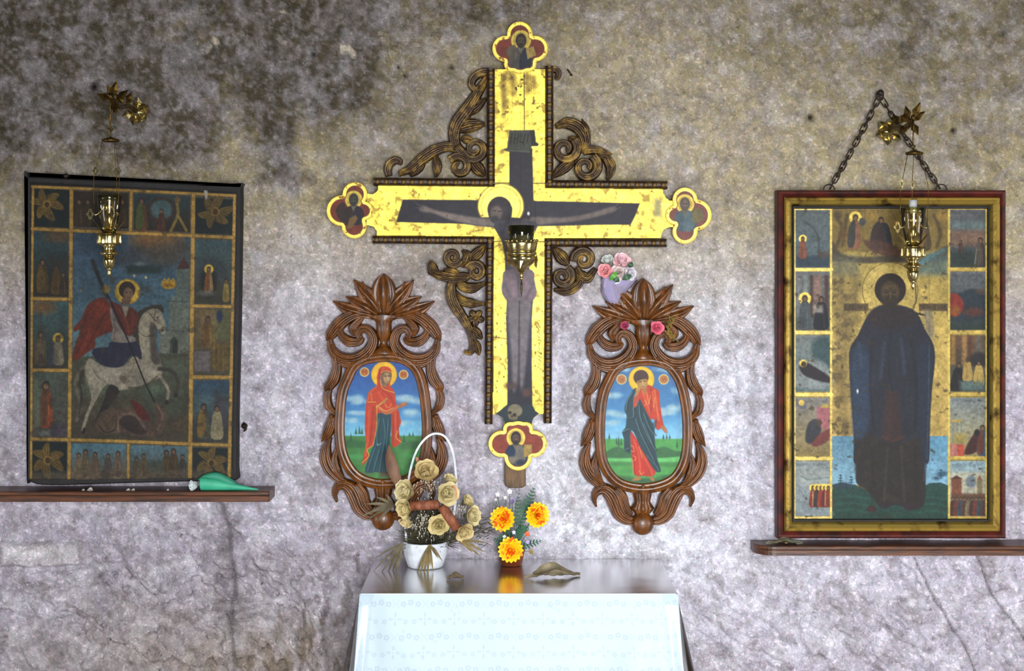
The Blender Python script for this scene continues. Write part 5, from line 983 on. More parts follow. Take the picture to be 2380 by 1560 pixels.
def lamp_side(px, py, d, label, hookz, seed):
    k = KD(d); u = k/S; cx, cy, cz = W(px, py, d); R = lambda prof: [(r*u, -y*u) for r, y in prof]
    t = thing('oil_lamp', (cx, cy, cz-86*u), label, 'lamp', 'hanging brass oil lamps'); C = (cx, cy, cz)
    def part(name, prof, m, segs=24, flute=None): mb = MB(); lathe(mb, R(prof), C, segs, flute=flute); return link(name, mb.mesh(name), m, t)
    part('finial', [(1, 88), (3, 84), (5, 79), (3, 74), (6, 71), (8, 68)], M_BRASS)
    part('lower_cup', [(7, 69), (11, 62), (13.5, 52), (14, 46), (11, 42), (10, 40)], M_BRASS); part('flange', [(10, 41), (15, 38), (21, 34), (21, 31), (15, 28), (13, 26)], M_BRASS); part('neck', [(13, 27), (11, 22), (14, 17), (20, 13)], M_BRASS)
    part('drum', [(20, 14), (25, 12), (26, 8), (26, -8), (25, -12), (20, -14)], M_BRASS, 32, .03)
    for i in range(8):
        a = 2*math.pi*i/8; mb = MB(); lathe(mb, R([(2.5, 12), (3.6, 8), (3.2, 0), (3.6, -8), (2.5, -12)]), (cx+26*u*math.cos(a), cy+26*u*math.sin(a), cz), 8); link('post', mb.mesh('post'), M_BRASS, t)
    part('vase', [(6, -13), (5, -20), (9, -34), (11, -48), (8, -58), (5, -64)], M_BRASS); part('collar', [(6, -63), (11, -68), (12, -78), (9, -86), (9, -90)], M_BRASS)
    part('glass_cup', [(14, -14), (19, -30), (25, -60), (28, -90), (28, -103)], M_GLASS2); part('rim', [(28, -91), (29, -94), (29, -103), (28, -104), (27, -98)], M_GLASS); seed == 2 and part('candle_glass', [(7, -86), (9, -98), (9.5, -121)], M_CANDLE, 16)
    for i in range(4):
        a = math.pi/2*i+.05; ca, sa = math.cos(a), math.sin(a); mb = MB(); V = []
        for r, y, w in ((10, -13, 4), (18, -22, 9), (27, -33, 8), (38, -46, .8)):
            for s, o in ((-1, 0), (1, 0), (0, 1.8), (0, -1.8)): V.append((cx+(ca*(r+o)-sa*s*w)*u, cy+(sa*(r+o)+ca*s*w)*u, cz-(y-o*.7)*u))
        F = []
        for j in range(3):
            b = j*4
            for p, q in ((0, 2), (2, 1), (1, 3), (3, 0)): F.append((b+p, b+q, b+4+q, b+4+p))
        F += [(0, 3, 1, 2), (12, 14, 13, 15)]; mb.add(V, F); link('wing_leaf', mb.mesh('wing_leaf', False), M_CANDLE if False else M_BRASS, t)
    top = Vector((cx+3*u, cy, cz+229*u))
    mb = MB(); lathe(mb, [(.002, .010), (.006, .008), (20*u, .003), (21*u, 0), (19*u, -.003), (.004, -.004)], top, 20); link('chain_disc', mb.mesh('chain_disc'), M_BRASSD, t)
    wire('hanger', [top+Vector((0, 0, .006)), Vector((top.x, top.y, hookz))], .0012, M_BRASSD, t)
    for i in range(3):
        a = 2*math.pi*i/3+math.radians(200); ca, sa = math.cos(a), math.sin(a); e = Vector((cx+34*u*ca, cy+34*u*sa, cz+56*u))
        wire('arm', catmull([(cx+8*u*ca, cy+8*u*sa, cz+78*u), (cx+16*u*ca, cy+16*u*sa, cz+70*u), (cx+26*u*ca, cy+26*u*sa, cz+58*u), tuple(e)], 9), .0022, M_BRASS, t)
        s = top+Vector((18*u*ca, 18*u*sa, 0)); m1 = s.lerp(e, .5)+Vector((10*u*ca, 10*u*sa, 0)); wire('chain', catmull([tuple(s), tuple(s.lerp(m1, .6)), tuple(m1), tuple(e)], 10), .0009, M_BRASSD, t, 4)
        plate_diamond(s.lerp(m1, .82), .0075, .013, t)
        if i == 0: plate_diamond(Vector((e.x-8*u, e.y-.004, e.z+.002)), .010, .017, t)
lx, lz = bracket(257, 238, .27, 'ornate brass bracket over the horseman icon', 300)
lamp_side(254, 556, .27, 'brass oil lamp hanging before the horseman icon', lz, 1)
rx, rz = bracket(2122, 288, .25, 'ornate brass bracket behind the rusty chain', 340)
lamp_side(2122, 586, .25, 'brass oil lamp hanging before the red framed icon', rz, 2)
def lamp_centre():
    d = .24; k = KD(d); u = k/S; cx, cy, cz = W(1212, 572, d); C = (cx, cy, cz); R = lambda prof: [(r*u, -y*u) for r, y in prof]
    t = thing('oil_lamp', (cx, cy, cz-118*u), 'brass oil lamp with pierced gallery and dark green glass hanging before the cross', 'lamp', 'hanging brass oil lamps')
    def part(name, prof, m, segs=28, flute=None): mb = MB(); lathe(mb, R(prof), C, segs, flute=flute); return link(name, mb.mesh(name), m, t)
    part('pendant', [(.4, 118), (2.2, 104), (2.6, 92), (1.2, 80)], M_BRASSD, 10); part('finial', [(1.5, 81), (4, 77), (4, 73), (2, 70), (5, 67), (3, 63)], M_BRASS, 14)
    part('bowl', [(4, 64), (9, 58), (12, 52), (20, 47), (28, 40), (33, 31), (34, 25), (31, 21)], M_BRASS); part('belt', [(31, 22), (35, 19), (35, 15), (32, 12)], M_BRASS); part('gallery', [(32, 13), (34, 8), (36, -4), (37, -10), (36, -11), (34, -4), (31, 10)], M_BRASS, 36, .02)
    for i in range(20):
        a = 2*math.pi*i/20; mb = MB(); lathe(mb, [(.0002, .0045), (.003, .002), (.003, -.001), (.001, -.003)], (cx+37*u*math.cos(a), cy+37*u*math.sin(a), cz+12*u), 6); link('crown_tooth', mb.mesh('crown_tooth'), M_BRASS, t)
    part('glass_cup', [(18, 10), (26, -6), (29, -26), (31, -48), (30, -48.5), (27, -26)], M_GLASS)
    for i in range(3):
        a = math.radians(120*i+25); ca, sa = math.cos(a), math.sin(a); mb = MB()
        V = [(cx+(ca*r-sa*w)*u, cy+(sa*r+ca*w)*u, cz-y*u) for r, w, y in ((33, 0, 45), (37, 7, 34), (40, 0, 18), (37, -7, 34), (42, 0, 34), (39, 0, 52))]
        mb.add(V, [(0, 1, 4), (1, 2, 4), (2, 3, 4), (3, 0, 4), (0, 3, 5), (0, 5, 1), (1, 5, 4), (3, 4, 5), (0, 1, 2, 3)]); link('bowl_leaf', mb.mesh('bowl_leaf', False), M_BRASS, t)
        p0 = Vector((cx+38*u*ca, cy+38*u*sa, cz-12*u*-1)); p1 = Vector((cx+12*u*ca, cy+12*u*sa, 2.40)); wire('chain', [p0, p0.lerp(p1, .5), p1], .00022, M_BRASSD, t, 4)
    mb = MB(); lathe(mb, [(.001, .006), (.004, .003), (.004, -.002), (.001, -.005)], (cx+16*u, cy-.01, cz+75*u), 10); link('chain_bead', mb.mesh('chain_bead'), M_CANDLE, t)
    mb = MB(); lathe(mb, [(.002, .006), (15*u, .001), (15*u, -.002), (.002, -.003)], (cx, cy, 2.40), 14); link('chain_disc', mb.mesh('chain_disc'), M_BRASSD, t); wire('hanger', [(cx, cy, 2.402), (cx, cy, 2.86)], .0005, M_BRASSD, t)
lamp_centre()

# ------------------------------------------------------------------ altar table, cloth and clear cover
DT = .40; KT = KD(DT); ZT = CAMZ-(1383-CY)/S*KT
TX0 = (839-CX)/S*KT; TX1 = (1571-CX)/S*KT
def T(px, py):
    """pixel -> point on the table top"""
    f = (py-CY)/S; d = D-D*(CAMZ-ZT)/f; k = KD(d); return Vector(((px-CX)/S*k, -d, ZT))
def top_mat():
    m = mat('varnished_table_top', 'e6dfd8', 0.42, col2='c4b8ac', nscale=5, stretch=(1, 3, 1), bump=0.08, bscale=30, coat=0.25, contrast=(.35, .7)); return m
TB = thing('altar_table', ((TX0+TX1)/2, -DT/2, 0), 'narrow altar table with grey-brown glossy top against the wall', 'table')
mb = MB(); box(mb, TX0, TX1, -DT, -.012, ZT-.028, ZT); o = link('table_top', mb.mesh('table_top', False), top_mat(), TB)
for x in (TX0+.03, TX1-.03):
    for y in (-DT+.03, -.05): mb = MB(); box(mb, x-.02, x+.02, y-.02, y+.02, 0, ZT-.028); link('leg', mb.mesh('leg', False), M_OLDWOOD, TB)
for y in (-DT+.012, -.04): mb = MB(); box(mb, TX0+.03, TX1-.03, y-.009, y+.009, ZT-.11, ZT-.028); link('apron', mb.mesh('apron', False), M_OLDWOOD, TB)
def cloth():
    xs = np.arange(836, 1576, 1.7); ys = np.concatenate([np.arange(1378, 1572, 1.7), np.arange(1574, 2040, 8)])
    c = Cv(0, 0, 0, 0, 1, 'bccacf', xs=xs, ys=ys)
    P = '98a5b4'; r = random.Random(3)
    def flower(x, y, q, col, a):
        c.ell(x, y, q, q, col, a, .9, inner=.55)
        for i in range(5): an = 2*math.pi*i/5; c.ell(x+q*1.1*math.cos(an), y+q*1.1*math.sin(an), q*.5, q*.5, col, a*.6, .8)
    for row in range(9):
        for colu in range(14):
            x = 880+colu*68+(34 if row % 2 else 0)-60; y = 1400+row*38
            if row % 2 == 0:
                for j in (-1, 0, 1): flower(x+j*17, y+4*abs(j), 5.0, P, .45)
                for s in (-1, 1): c.line([(x+s*26, y-6), (x+s*32, y+3), (x+s*27, y+12)], 1.6, P, .35, 1, sm=3)
            else:
                c.line([(x-13, y), (x+13, y)], 5, P, .35, 1.5); c.line([(x, y-13), (x, y+13)], 5, P, .35, 1.5); flower(x, y, 4, 'ccd8dc', .7)
                for s in (-1, 1): flower(x+s*24, y+6, 4.2, P, .4)
    for i in range(60): flower(r.uniform(845, 1565), r.uniform(1400, 1700), 3, P, .25)
    def dfun(X, Y):
        t = np.clip((Y-1386)/560, 0, 1.2); u = (X-1205)/370
        f = .010*np.sin(X/52+Y/160)*t+.007*np.sin(X/23-Y/210+1)*t+.020*np.exp(-((X-900-(Y-1386)*.5)/46)**2)*sstep(.02, .35, t)+.018*np.exp(-((X-1530+(Y-1386)*.45)/50)**2)*sstep(.02, .35, t)
        roll = np.where(Y < 1383, -(1383-Y)*.0020, 0)
        return DT+.003+.010*t+f+roll
    t = c.build('altar_cloth', M_CLOTH, None, 0, KT, dfun=dfun)
    me = t.data; co = np.empty(len(me.vertices)*3, np.float32); me.vertices.foreach_get('co', co); co = co.reshape(-1, 3)
    tt = np.clip((ZT-co[:, 2])/.5, 0, 1.6); cx = (TX0+TX1)/2; co[:, 0] = cx+(co[:, 0]-cx)*(1+.09*tt); co[:, 2] = np.minimum(co[:, 2], ZT+.0035); me.vertices.foreach_set('co', co.ravel()); me.update()
    return tag(t, 'white altar cloth woven with small flowers and crosses hanging down the table front', 'tablecloth')
M_CLOTH = mat_paint('white_brocade', 0.75, bump=0.25, bscale=500)
CL = cloth()
def hem():
    mb = MB(); n = 170; V = []
    for i in range(n+1):
        x = TX0+(TX1-TX0)*i/n; w = .010+.003*math.sin(i*2.3)+.002*math.sin(i*.9); V += [(x, -DT-.003, ZT+.0005), (x, -DT-.003, ZT+.004), (x, -DT+w, ZT+.0035), (x, -DT+w, ZT+.0005)]
    F = []
    for i in range(n):
        for j in range(4): F.append((i*4+j, i*4+(j+1) % 4, i*4+4+(j+1) % 4, i*4+4+j))
    mb.add(V, F); m = mat('cloth_hem', 'ccd8dc', .85, bump=.3, bscale=300); link('hem', mb.mesh('hem', False), m, CL)
hem()
def plastic():
    t = thing('plastic_cover', ((TX0+TX1)/2, -DT/2, ZT), 'clear plastic sheet over the altar table with flaps hanging at its ends', 'table cover')
    xs = np.linspace(TX0-.002, TX1+.002, 40); ys = np.linspace(-DT-.004, -.012, 24); X, Y = np.meshgrid(xs, ys); Z = ZT+.0045+.0012*fbm(X, Y*2, .06, 3, 5)
    link('top_sheet', grid_mesh('top_sheet', np.stack([X, Y, Z], -1).reshape(-1, 3), 40, 24), M_CLEAR, t)
    for s, x0 in ((-1, TX0), (1, TX1)):
        vs = np.linspace(0, 1, 26); us = np.linspace(0, 1, 22); U, Vv = np.meshgrid(us, vs)
        Xx = x0+s*(.002+.075*Vv*(1-.35*U)+.006*np.sin(U*9+Vv*3)*Vv); Yy = -DT-.012*Vv+(DT-.012)*U; Zz = ZT+.0045-.36*Vv
        link('side_flap', grid_mesh('side_flap', np.stack([Xx, Yy, Zz], -1).reshape(-1, 3), 22, 26), M_FLAP, t)
        Xf = x0+s*(.002+.045*Vv)-s*.035*U*(1+.5*Vv); Yf = -DT-.009-.052*np.sqrt(Vv)-.006*np.sin(U*6)*Vv; link('corner_fold', grid_mesh('corner_fold', np.stack([Xf, Yf, Zz], -1).reshape(-1, 3), 22, 26), M_CLEAR, t)
plastic()
ZP = ZT+.0062     # resting height on the covered table

# ------------------------------------------------------------------ flowers and leaves
def petal_mesh(name, L, wd, cup, m, n=5, mm=5, tipw=.15, curl=0.0):
    mb = MB(); V = []
    for i in range(n):
        t = i/(n-1); w = wd*(math.sin(math.pi*(.12+.80*t))**.8)*(1 if t < .85 else .8)
        if i == n-1: w = wd*tipw
        for j in range(mm):
            u = j/(mm-1)*2-1; V.append((u*w, L*t*(1-.0*u*u), cup*(u*u)*w+curl*t*t))
    F = [(i*mm+j, i*mm+j+1, (i+1)*mm+j+1, (i+1)*mm+j) for i in range(n-1) for j in range(mm-1)]
    mb.add(V, F); me = mb.mesh(name); me.materials.append(m); return me
def place(name, me, parent, loc, M3, scale=(1, 1, 1)):
    o = bpy.data.objects.new(name, me); COL.objects.link(o); o.parent = parent
    o.matrix_parent_inverse = Matrix.Translation(-root_off(parent)); o.location = loc; o.rotation_mode = 'QUATERNION'; o.rotation_quaternion = M3.to_quaternion(); o.scale = scale; return o
def frame(axis, roll):
    """z along axis, rolled"""
    z = Vector(axis).normalized(); x = Vector((0, 0, 1)).cross(z); x = Vector((1, 0, 0)) if x.length < .05 else x.normalized(); y = z.cross(x)
    return Matrix((x, y, z)).transposed() @ Matrix.Rotation(roll, 3, 'Z')
RP = {}
def rose(name, loc, r, axis, col, label, cat='rose', group=None, col2=None, nlay=((3, .30, 75), (4, .55, 62), (5, .80, 44), (5, 1.0, 24))):
    """rose of overlapping shell petals opening along axis"""
    key = col
    if key not in RP:
        m = mat('petal_'+col, col, .7, col2=col2 or col, nscale=60, bump=.25, bscale=150); RP[key] = (petal_mesh('petal', 1.0, .62, .55, m, 5, 5, .45, .25), m)
    me, m = RP[key]; t = thing(name, loc, label, cat, group); ax = Vector(axis).normalized(); off = 0
    for n, s, el in nlay:
        for i in range(n):
            an = 2*math.pi*i/n+off; B = frame(ax, an); e = math.radians(el+rnd.uniform(-8, 8))
            M = B @ Matrix.Rotation(e, 3, 'X'); place('petal', me, t, Vector(loc)+B @ Vector((0, .10*r, -.30*r*s)), M, (r*(.55+.45*s),)*3)
        off += .7
    mb = MB(); c0 = Vector(loc)-ax*.35*r; tube(mb, [c0-ax*r*.5, c0, c0+ax*r*.3], [r*.10, r*.34, r*.30], 8); link('calyx', mb.mesh('calyx'), M_CALYX, t)
    return t
M_CALYX = mat('dry_calyx', '5f5a36', .8, col2='4a4426', nscale=30)
# --- white basket with dried arrangement
DB = .10; KB = KD(DB)
def B(px, py, dd=0.0): return Vector(W(px, py, DB+dd))
BK = thing('flower_basket', (B(989, 1300).x, -DB, ZP), 'round white basket with thin arched handle standing on the altar table', 'basket')
bx = B(989, 1300).x
M_BASKET = mat('white_wicker', 'dfe2e8', .7, col2='c4c6cc', nscale=30, bump=.5, bscale=90)
mb = MB(); prof = []
for i in range(15):
    t = i/14; r = .046+.013*t+.004*math.sin(t*3); prof.append((r*(1+.02*(i % 2)), t*.068))
lathe(mb, [(.040, 0)]+prof+[(.055, .066), (.048, .05)], (bx, -DB, ZP), 36, flute=.015); link('tub', mb.mesh('tub'), M_BASKET, BK)
mb = MB(); a = np.array([tuple(B(*p)) for p in [(946, 1266), (943, 1215), (945, 1160), (953, 1100), (968, 1050), (990, 1019), (1013, 1008), (1036, 1017), (1052, 1050), (1059, 1100), (1060, 1150), (1052, 1210), (1040, 1264)]])
C = catmull(a, 48); V = []; F = []
for i, p in enumerate(C):
    tt = C[min(i+1, 47)]-C[max(i-1, 0)]; tt /= np.linalg.norm(tt); nn = np.array([-tt[2], 0, tt[0]])
    for s, q in ((-1, -1), (1, -1), (1, 1), (-1, 1)): V.append(tuple(p+nn*s*.0012+np.array([0, q*.0055, 0])+nn*(.0028 if s > 0 else -.001)*.8))
for i in range(47):
    for j in range(4): F.append((i*4+j, i*4+(j+1) % 4, i*4+4+(j+1) % 4, i*4+4+j))
mb.add(V, F+[(0, 1, 2, 3), (188, 189, 190, 191)]); link('handle', mb.mesh('handle', False), M_BASKET, BK)
DRY = [((989, 1098), 24, (.1, -.9, .5), 'd8bd84', 'cream dried rose at the top of the basket bouquet'), ((945, 1142), 23, (-.6, -.8, .2), 'e4d6a8', 'wide cream dried rose beside the basket handle foot'), ((943, 1181), 20, (-.7, -.8, -.1), 'e0cc90', 'yellowish dried rose at the end of the cinnamon roll'),
       ((945, 1210), 15, (-.5, -.7, -.7), 'e0c590', 'small drooping dried rose on the basket edge'), ((1037, 1147), 24, (.4, -.9, .1), 'e8dcae', 'large pale dried rose inside the basket handle'), ((1044, 1119), 15, (.4, -.5, .6), 'dccf9c', 'small dried rose bud near the handle top'),
       ((1020, 1219), 21, (.0, -1, -.05), 'e8d79c', 'round open dried rose between cinnamon roll and basket rim'), ((1094, 1199), 20, (.7, -.7, .1), 'ded2a4', 'greenish dried rose at the outer edge of the bouquet'), ((1077, 1235), 20, (.4, -.9, -.3), 'e4cf98', 'cream dried rose under the hollow cinnamon roll'), ((1084, 1166), 14, (.7, -.5, .5), 'd6c892', 'small dried rose bud above the baby breath')]
for (px, py), r, ax, col, lab in DRY:
    dd = .055 if r > 17 else .035
    rose('dried_rose', B(px, py, dd), r/S*KB*1.3, ax, col, lab, 'rose', 'dried roses in the white basket', col2='d2bf88')
# dark filler and baby's breath
def filler():
    r = random.Random(11); mb = MB()
    for i in range(1500):
        an = r.uniform(0, 2*math.pi); el = r.uniform(-.1, 1.5); R0 = r.uniform(.01, .05); R1 = R0+r.uniform(.02, .05)
        dr = Vector((math.cos(an)*math.cos(el)*1.1, math.sin(an)*math.cos(el)*.75, math.sin(el)*1.45)); c = Vector((bx+.012, -DB, ZP+.062)); p = c+dr*R0; q = c+dr*R1+Vector((r.uniform(-.01, .01),)*3); s = dr.cross(Vector((r.uniform(-1, 1), r.uniform(-1, 1), r.uniform(-1, 1)))).normalized()*.0022
        n = len(mb.v); mb.v += [tuple(p-s), tuple(p+s), tuple(q)]; mb.f.append((n, n+1, n+2))
    for i in range(220):
        px, py = r.choice([(r.uniform(1050, 1140), r.uniform(1190, 1265)), (r.uniform(930, 1060), r.uniform(1225, 1262)), (r.uniform(1080, 1140), r.uniform(1215, 1250))]); p = B(px, py, r.uniform(-.02, .05)); q = p+Vector((r.uniform(-.03, .04), r.uniform(-.02, .02), r.uniform(-.02, .025))); s = Vector((0, 0, .0012)); n = len(mb.v); mb.v += [tuple(p-s), tuple(p+s), tuple(q)]; mb.f.append((n, n+1, n+2))
    o = link('dried_foliage', mb.mesh('dried_foliage', False), mat('dried_foliage', '4c4630', .85, col2='2f2a1c', nscale=40)); tag(o, 'dark brittle dried foliage filling the white basket', 'dried plant', kind='stuff')
    mb = MB()
    for cxp, cyp, sx, sy, n in ((994, 1128, 34, 26, 70), (980, 1212, 26, 24, 80), (1068, 1182, 14, 18, 30), (1004, 1240, 34, 12, 30)):
        for i in range(n):
            p = B(cxp+r.gauss(0, .55)*sx, cyp+r.gauss(0, .55)*sy, .045+r.uniform(-.01, .025)); q = r.uniform(.0012, .0024); V = [p+Vector(v)*q for v in ((1, 0, 0), (-1, 0, 0), (0, 1, 0), (0, -1, 0), (0, 0, 1), (0, 0, -1))]
            mb.add(V, [(0, 2, 4), (2, 1, 4), (1, 3, 4), (3, 0, 4), (2, 0, 5), (1, 2, 5), (3, 1, 5), (0, 3, 5)])
            e = p+Vector((r.uniform(-.006, .006), .012, -.014)); s = Vector((.0004, 0, 0)); n0 = len(mb.v); mb.v += [tuple(p-s), tuple(p+s), tuple(e)]; mb.f.append((n0, n0+1, n0+2))
    o = link('baby_breath', mb.mesh('baby_breath'), mat('baby_breath', 'd5ccb8', .8)); tag(o, 'tiny cream baby breath buds scattered among the dried roses', 'dried flowers', kind='stuff')
filler()
M_BARK = mat('cinnamon_bark', '9a5a3a', .7, col2='6e3a24', nscale=30, stretch=(3, 3, 1), bump=.4, bscale=80)
M_PEACH = mat('peach_straw', 'c98f72', .7, col2='b07a5c', nscale=30)
def roll(name, a, b, r, m, label, cat='cinnamon roll', group='cinnamon rolls in the basket', dd=.06):
    A, Bv = B(*a, dd), B(*b, dd); ax = (Bv-A).normalized(); x = ax.cross(Vector((0, 1, 0))).normalized(); y = ax.cross(x); mb = MB(); n = 26; R = r/S*KB; V = []
    for P in (A, Bv):
        for th in (1.0, .72):
            for i in range(n+1):
                an = 2*math.pi*1.12*i/n; rr = R*(th-.18*i/n); V.append(P+(x*math.cos(an)+y*math.sin(an))*rr)
    k = n+1; F = []
    for i in range(n): F += [(i, i+1, 2*k+i+1, 2*k+i), (k+i+1, k+i, 3*k+i, 3*k+i+1), (i, k+i, k+i+1, i+1), (2*k+i, 2*k+i+1, 3*k+i+1, 3*k+i)]
    mb.add(V, F); tag(link(name, mb.mesh(name), m), label, cat, group)
roll('cinnamon_roll', (953, 1177), (1020, 1173), 11, M_BARK, 'brown cinnamon roll lying level across the dried roses'); roll('cinnamon_roll', (1026, 1176), (1062, 1230), 12, M_BARK, 'hollow brown cinnamon roll slanting down to the basket rim')
roll('straw_tube', (1055, 1128), (1058, 1164), 6, M_PEACH, 'pale peach straw tube standing beside the large pale dried rose', 'straw', 'peach straws in the basket', .05); roll('straw_tube', (968, 1063), (979, 1096), 4, M_PEACH, 'thin peach straw leaning behind the top dried rose', 'straw', 'peach straws in the basket', .03)
def blade(pts, ws, m, fold=.3):
    C = catmull(np.array([tuple(p) for p in pts]), 9); w = interp(ws, 9); V = []; F = []
    for i in range(9):
        t = C[min(i+1, 8)]-C[max(i-1, 0)]; s = np.cross(t, [0, 1, 0]); s = s/(np.linalg.norm(s)+1e-9)*w[i]
        V += [tuple(C[i]-s), tuple(C[i]+np.array([0, -w[i]*fold, 0])), tuple(C[i]+s)]
    for i in range(8):
        for j in range(2): F.append((i*3+j, i*3+j+1, i*3+4+j, i*3+3+j))
    mb = MB(); mb.add(V, F); me = mb.mesh('blade'); me.materials.append(m); return me
M_FROND = mat('dried_palm', '7d6a3c', .7, col2='54431f', nscale=30); M_FROND2 = mat('grey_palm', '6a6048', .75, col2='473c28', nscale=30); M_SPATHE = mat('brown_spathe', '7a563c', .6, col2='5a3a28', nscale=12, stretch=(4, 4, 1), bump=.2)
tag(link('dried_spathe', blade([B(903, 1034, .02), B(908, 1070, .03), B(918, 1105, .035), B(934, 1140, .03)], [.0008, .013, .017, .013, .006], M_SPATHE, .5)), 'long brown pointed dried pod leaf rising before the veiled woman icon', 'dried leaf')
def frond(base, tips, m, label, w=.004, dd=.05):
    t = thing('palm_frond', B(*base, dd), label, 'palm frond', 'dried palm fronds in the basket')
    for i, (tx, ty) in enumerate(tips):
        b = B(*base, dd); e = B(tx, ty, dd+.010*math.sin(i*1.7)+.005); mid = b.lerp(e, .5)+Vector((0, -.010, .005)); link('blade', blade([b, mid, e], [w*.4, w, w*.8, w*.1], m), None, t)
frond((915, 1176), [(840, 1200), (846, 1172), (872, 1155), (858, 1206), (878, 1212), (896, 1148), (864, 1186)], M_FROND2, 'dry greyish palm frond spreading before the boss of the veiled woman icon', .0042, .03)
frond((937, 1262), [(866, 1330), (880, 1342), (895, 1346), (908, 1345), (884, 1312), (918, 1340), (870, 1300), (905, 1318), (925, 1330)], M_FROND2, 'wispy dry palm frond hanging over the table edge beside the basket', .0030, .05)
frond((998, 1266), [(965, 1343), (974, 1346), (984, 1348), (994, 1346), (1007, 1330), (1028, 1304), (1018, 1298), (980, 1320), (1000, 1318)], M_FROND, 'dry golden palm frond hanging over the front of the white basket', .0034, .062)
frond((1066, 1258), [(1118, 1294), (1128, 1284), (1098, 1284), (1088, 1272), (1112, 1274), (1134, 1262)], M_FROND, 'small dry palm frond jutting from the basket towards the flowerpot', .0034, .05)
mb = MB(); p = T(1063, 1297); tube(mb, [(p.x+.0085*math.cos(a), p.y, ZP+.0095+.0085*math.sin(a)) for a in np.linspace(0, 2*math.pi, 21)], .0015, 6, False); tag(link('plastic_ring', mb.mesh('plastic_ring'), M_CANDLE), 'small clear ring standing on the table beside the basket', 'ring')

# --- flowerpot with artificial flowers
DP = .085; KP = KD(DP)
def Q(px, py, dd=0.0): return Vector(W(px, py, DP+dd))
px0 = Q(1188, 1300).x; FP = thing('potted_flowers', (px0, -DP, ZP), 'small brown pot of artificial yellow and orange blossoms on the altar table', 'flowerpot')
mb = MB(); lathe(mb, [(.024, 0), (.029, .001), (.036, .036), (.038, .037), (.038, .044), (.034, .044), (.032, .036), (.010, .034)], (px0, -DP, ZP), 28); link('pot', mb.mesh('pot'), mat('brown_pot', '8a421c', .4, col2='6a3014', nscale=20), FP)
M_STEM = mat('plastic_stem', '2f5a38', .5, col2='24442c', nscale=20); M_LEAF = mat('fern_green', '3d6b4c', .55, col2='2c5140', nscale=25)
MP = [mat('petal_yellow', 'f7d312', .5, col2='f5b80c', nscale=50), mat('petal_orange', 'f08a12', .5, col2='f2a010', nscale=50), mat('petal_red', 'e8480f', .5, col2='ee6a10', nscale=50)]
PM = [petal_mesh('petal', 1, .30, .5, m, 5, 3, .12, .12) for m in MP]
def mum(c, r, ax):
    o = bpy.data.objects.new('blossom', None); COL.objects.link(o); o.parent = FP; o.location = Vector(c)-Vector(FP.location); o.empty_display_size = .02; A = Vector(ax).normalized()
    for n, s, el, mix in ((17, 1.0, 8, (.84, .08)), (15, .84, 26, (.62, .2)), (12, .64, 44, (.35, .35)), (8, .44, 62, (.15, .45))):
        off = rnd.uniform(0, 1)
        for i in range(n):
            Bf = frame(A, 2*math.pi*i/n+off); e = math.radians(el+rnd.uniform(-6, 6)); u = rnd.random(); k = 0 if u < mix[0] else 1 if u < mix[0]+mix[1] else 2
            q = bpy.data.objects.new('petal', PM[k]); COL.objects.link(q); q.parent = o; q.matrix_parent_inverse = Matrix.Translation(-Vector(c)); q.location = Vector(c)+A*r*(.12*(1-s)); q.rotation_mode = 'QUATERNION'; q.rotation_quaternion = (Bf @ Matrix.Rotation(e, 3, 'X')).to_quaternion(); q.scale = (r*s*1.0,)*3
    wire('stem', [tuple(Vector(c)-A*.004), tuple(Vector(c).lerp(Vector((px0, -DP, ZP+.04)), .5)+Vector((0, .008, 0))), (px0, -DP, ZP+.03)], .0018, M_STEM, FP)
mum(Q(1169, 1206, .025), 31/S*KP, (-.15, -1, .12)); mum(Q(1247, 1197, .025), 31/S*KP, (.35, -1, .15)); mum(Q(1187, 1278, .05), 31/S*KP, (0, -1, .15))
def fern(base, tip, w, n, name='fern_leaf', dd=.0):
    b, e = Q(*base, dd), Q(*tip, dd+.012); mb = MB(); dr = e-b; s = dr.cross(Vector((0, 1, 0))).normalized(); tube(mb, [b, b.lerp(e, .5)+Vector((0, -.004, 0)), e], [.0014, .001, .0005], 5)
    for i in range(n):
        t = (i+1)/(n+1); p = b.lerp(e, t); L = w*math.sin(math.pi*(.15+.8*t))
        for sg in (-1, 1):
            q = p+s*sg*L+dr.normalized()*L*.45+Vector((0, -.003, 0)); v = dr.normalized()*L*.22; k = len(mb.v); mb.v += [tuple(p-v), tuple(p.lerp(q, .6)-v*1.2), tuple(q), tuple(p.lerp(q, .6)+v*1.3), tuple(p+v)]; mb.f.append((k, k+1, k+2, k+3, k+4))
    link(name, mb.mesh(name, False), M_LEAF, FP)
fern((1204, 1230), (1243, 1129), .016, 12); fern((1200, 1225), (1206, 1140), .010, 9); fern((1195, 1275), (1262, 1256), .012, 8, dd=.01); fern((1185, 1270), (1146, 1252), .012, 7, dd=.01); fern((1195, 1240), (1230, 1225), .014, 7, dd=.01); fern((1190, 1250), (1150, 1172), .011, 9); fern((1200, 1260), (1212, 1225), .012, 6, dd=.02); fern((1185, 1262), (1158, 1245), .012, 6, dd=.02)
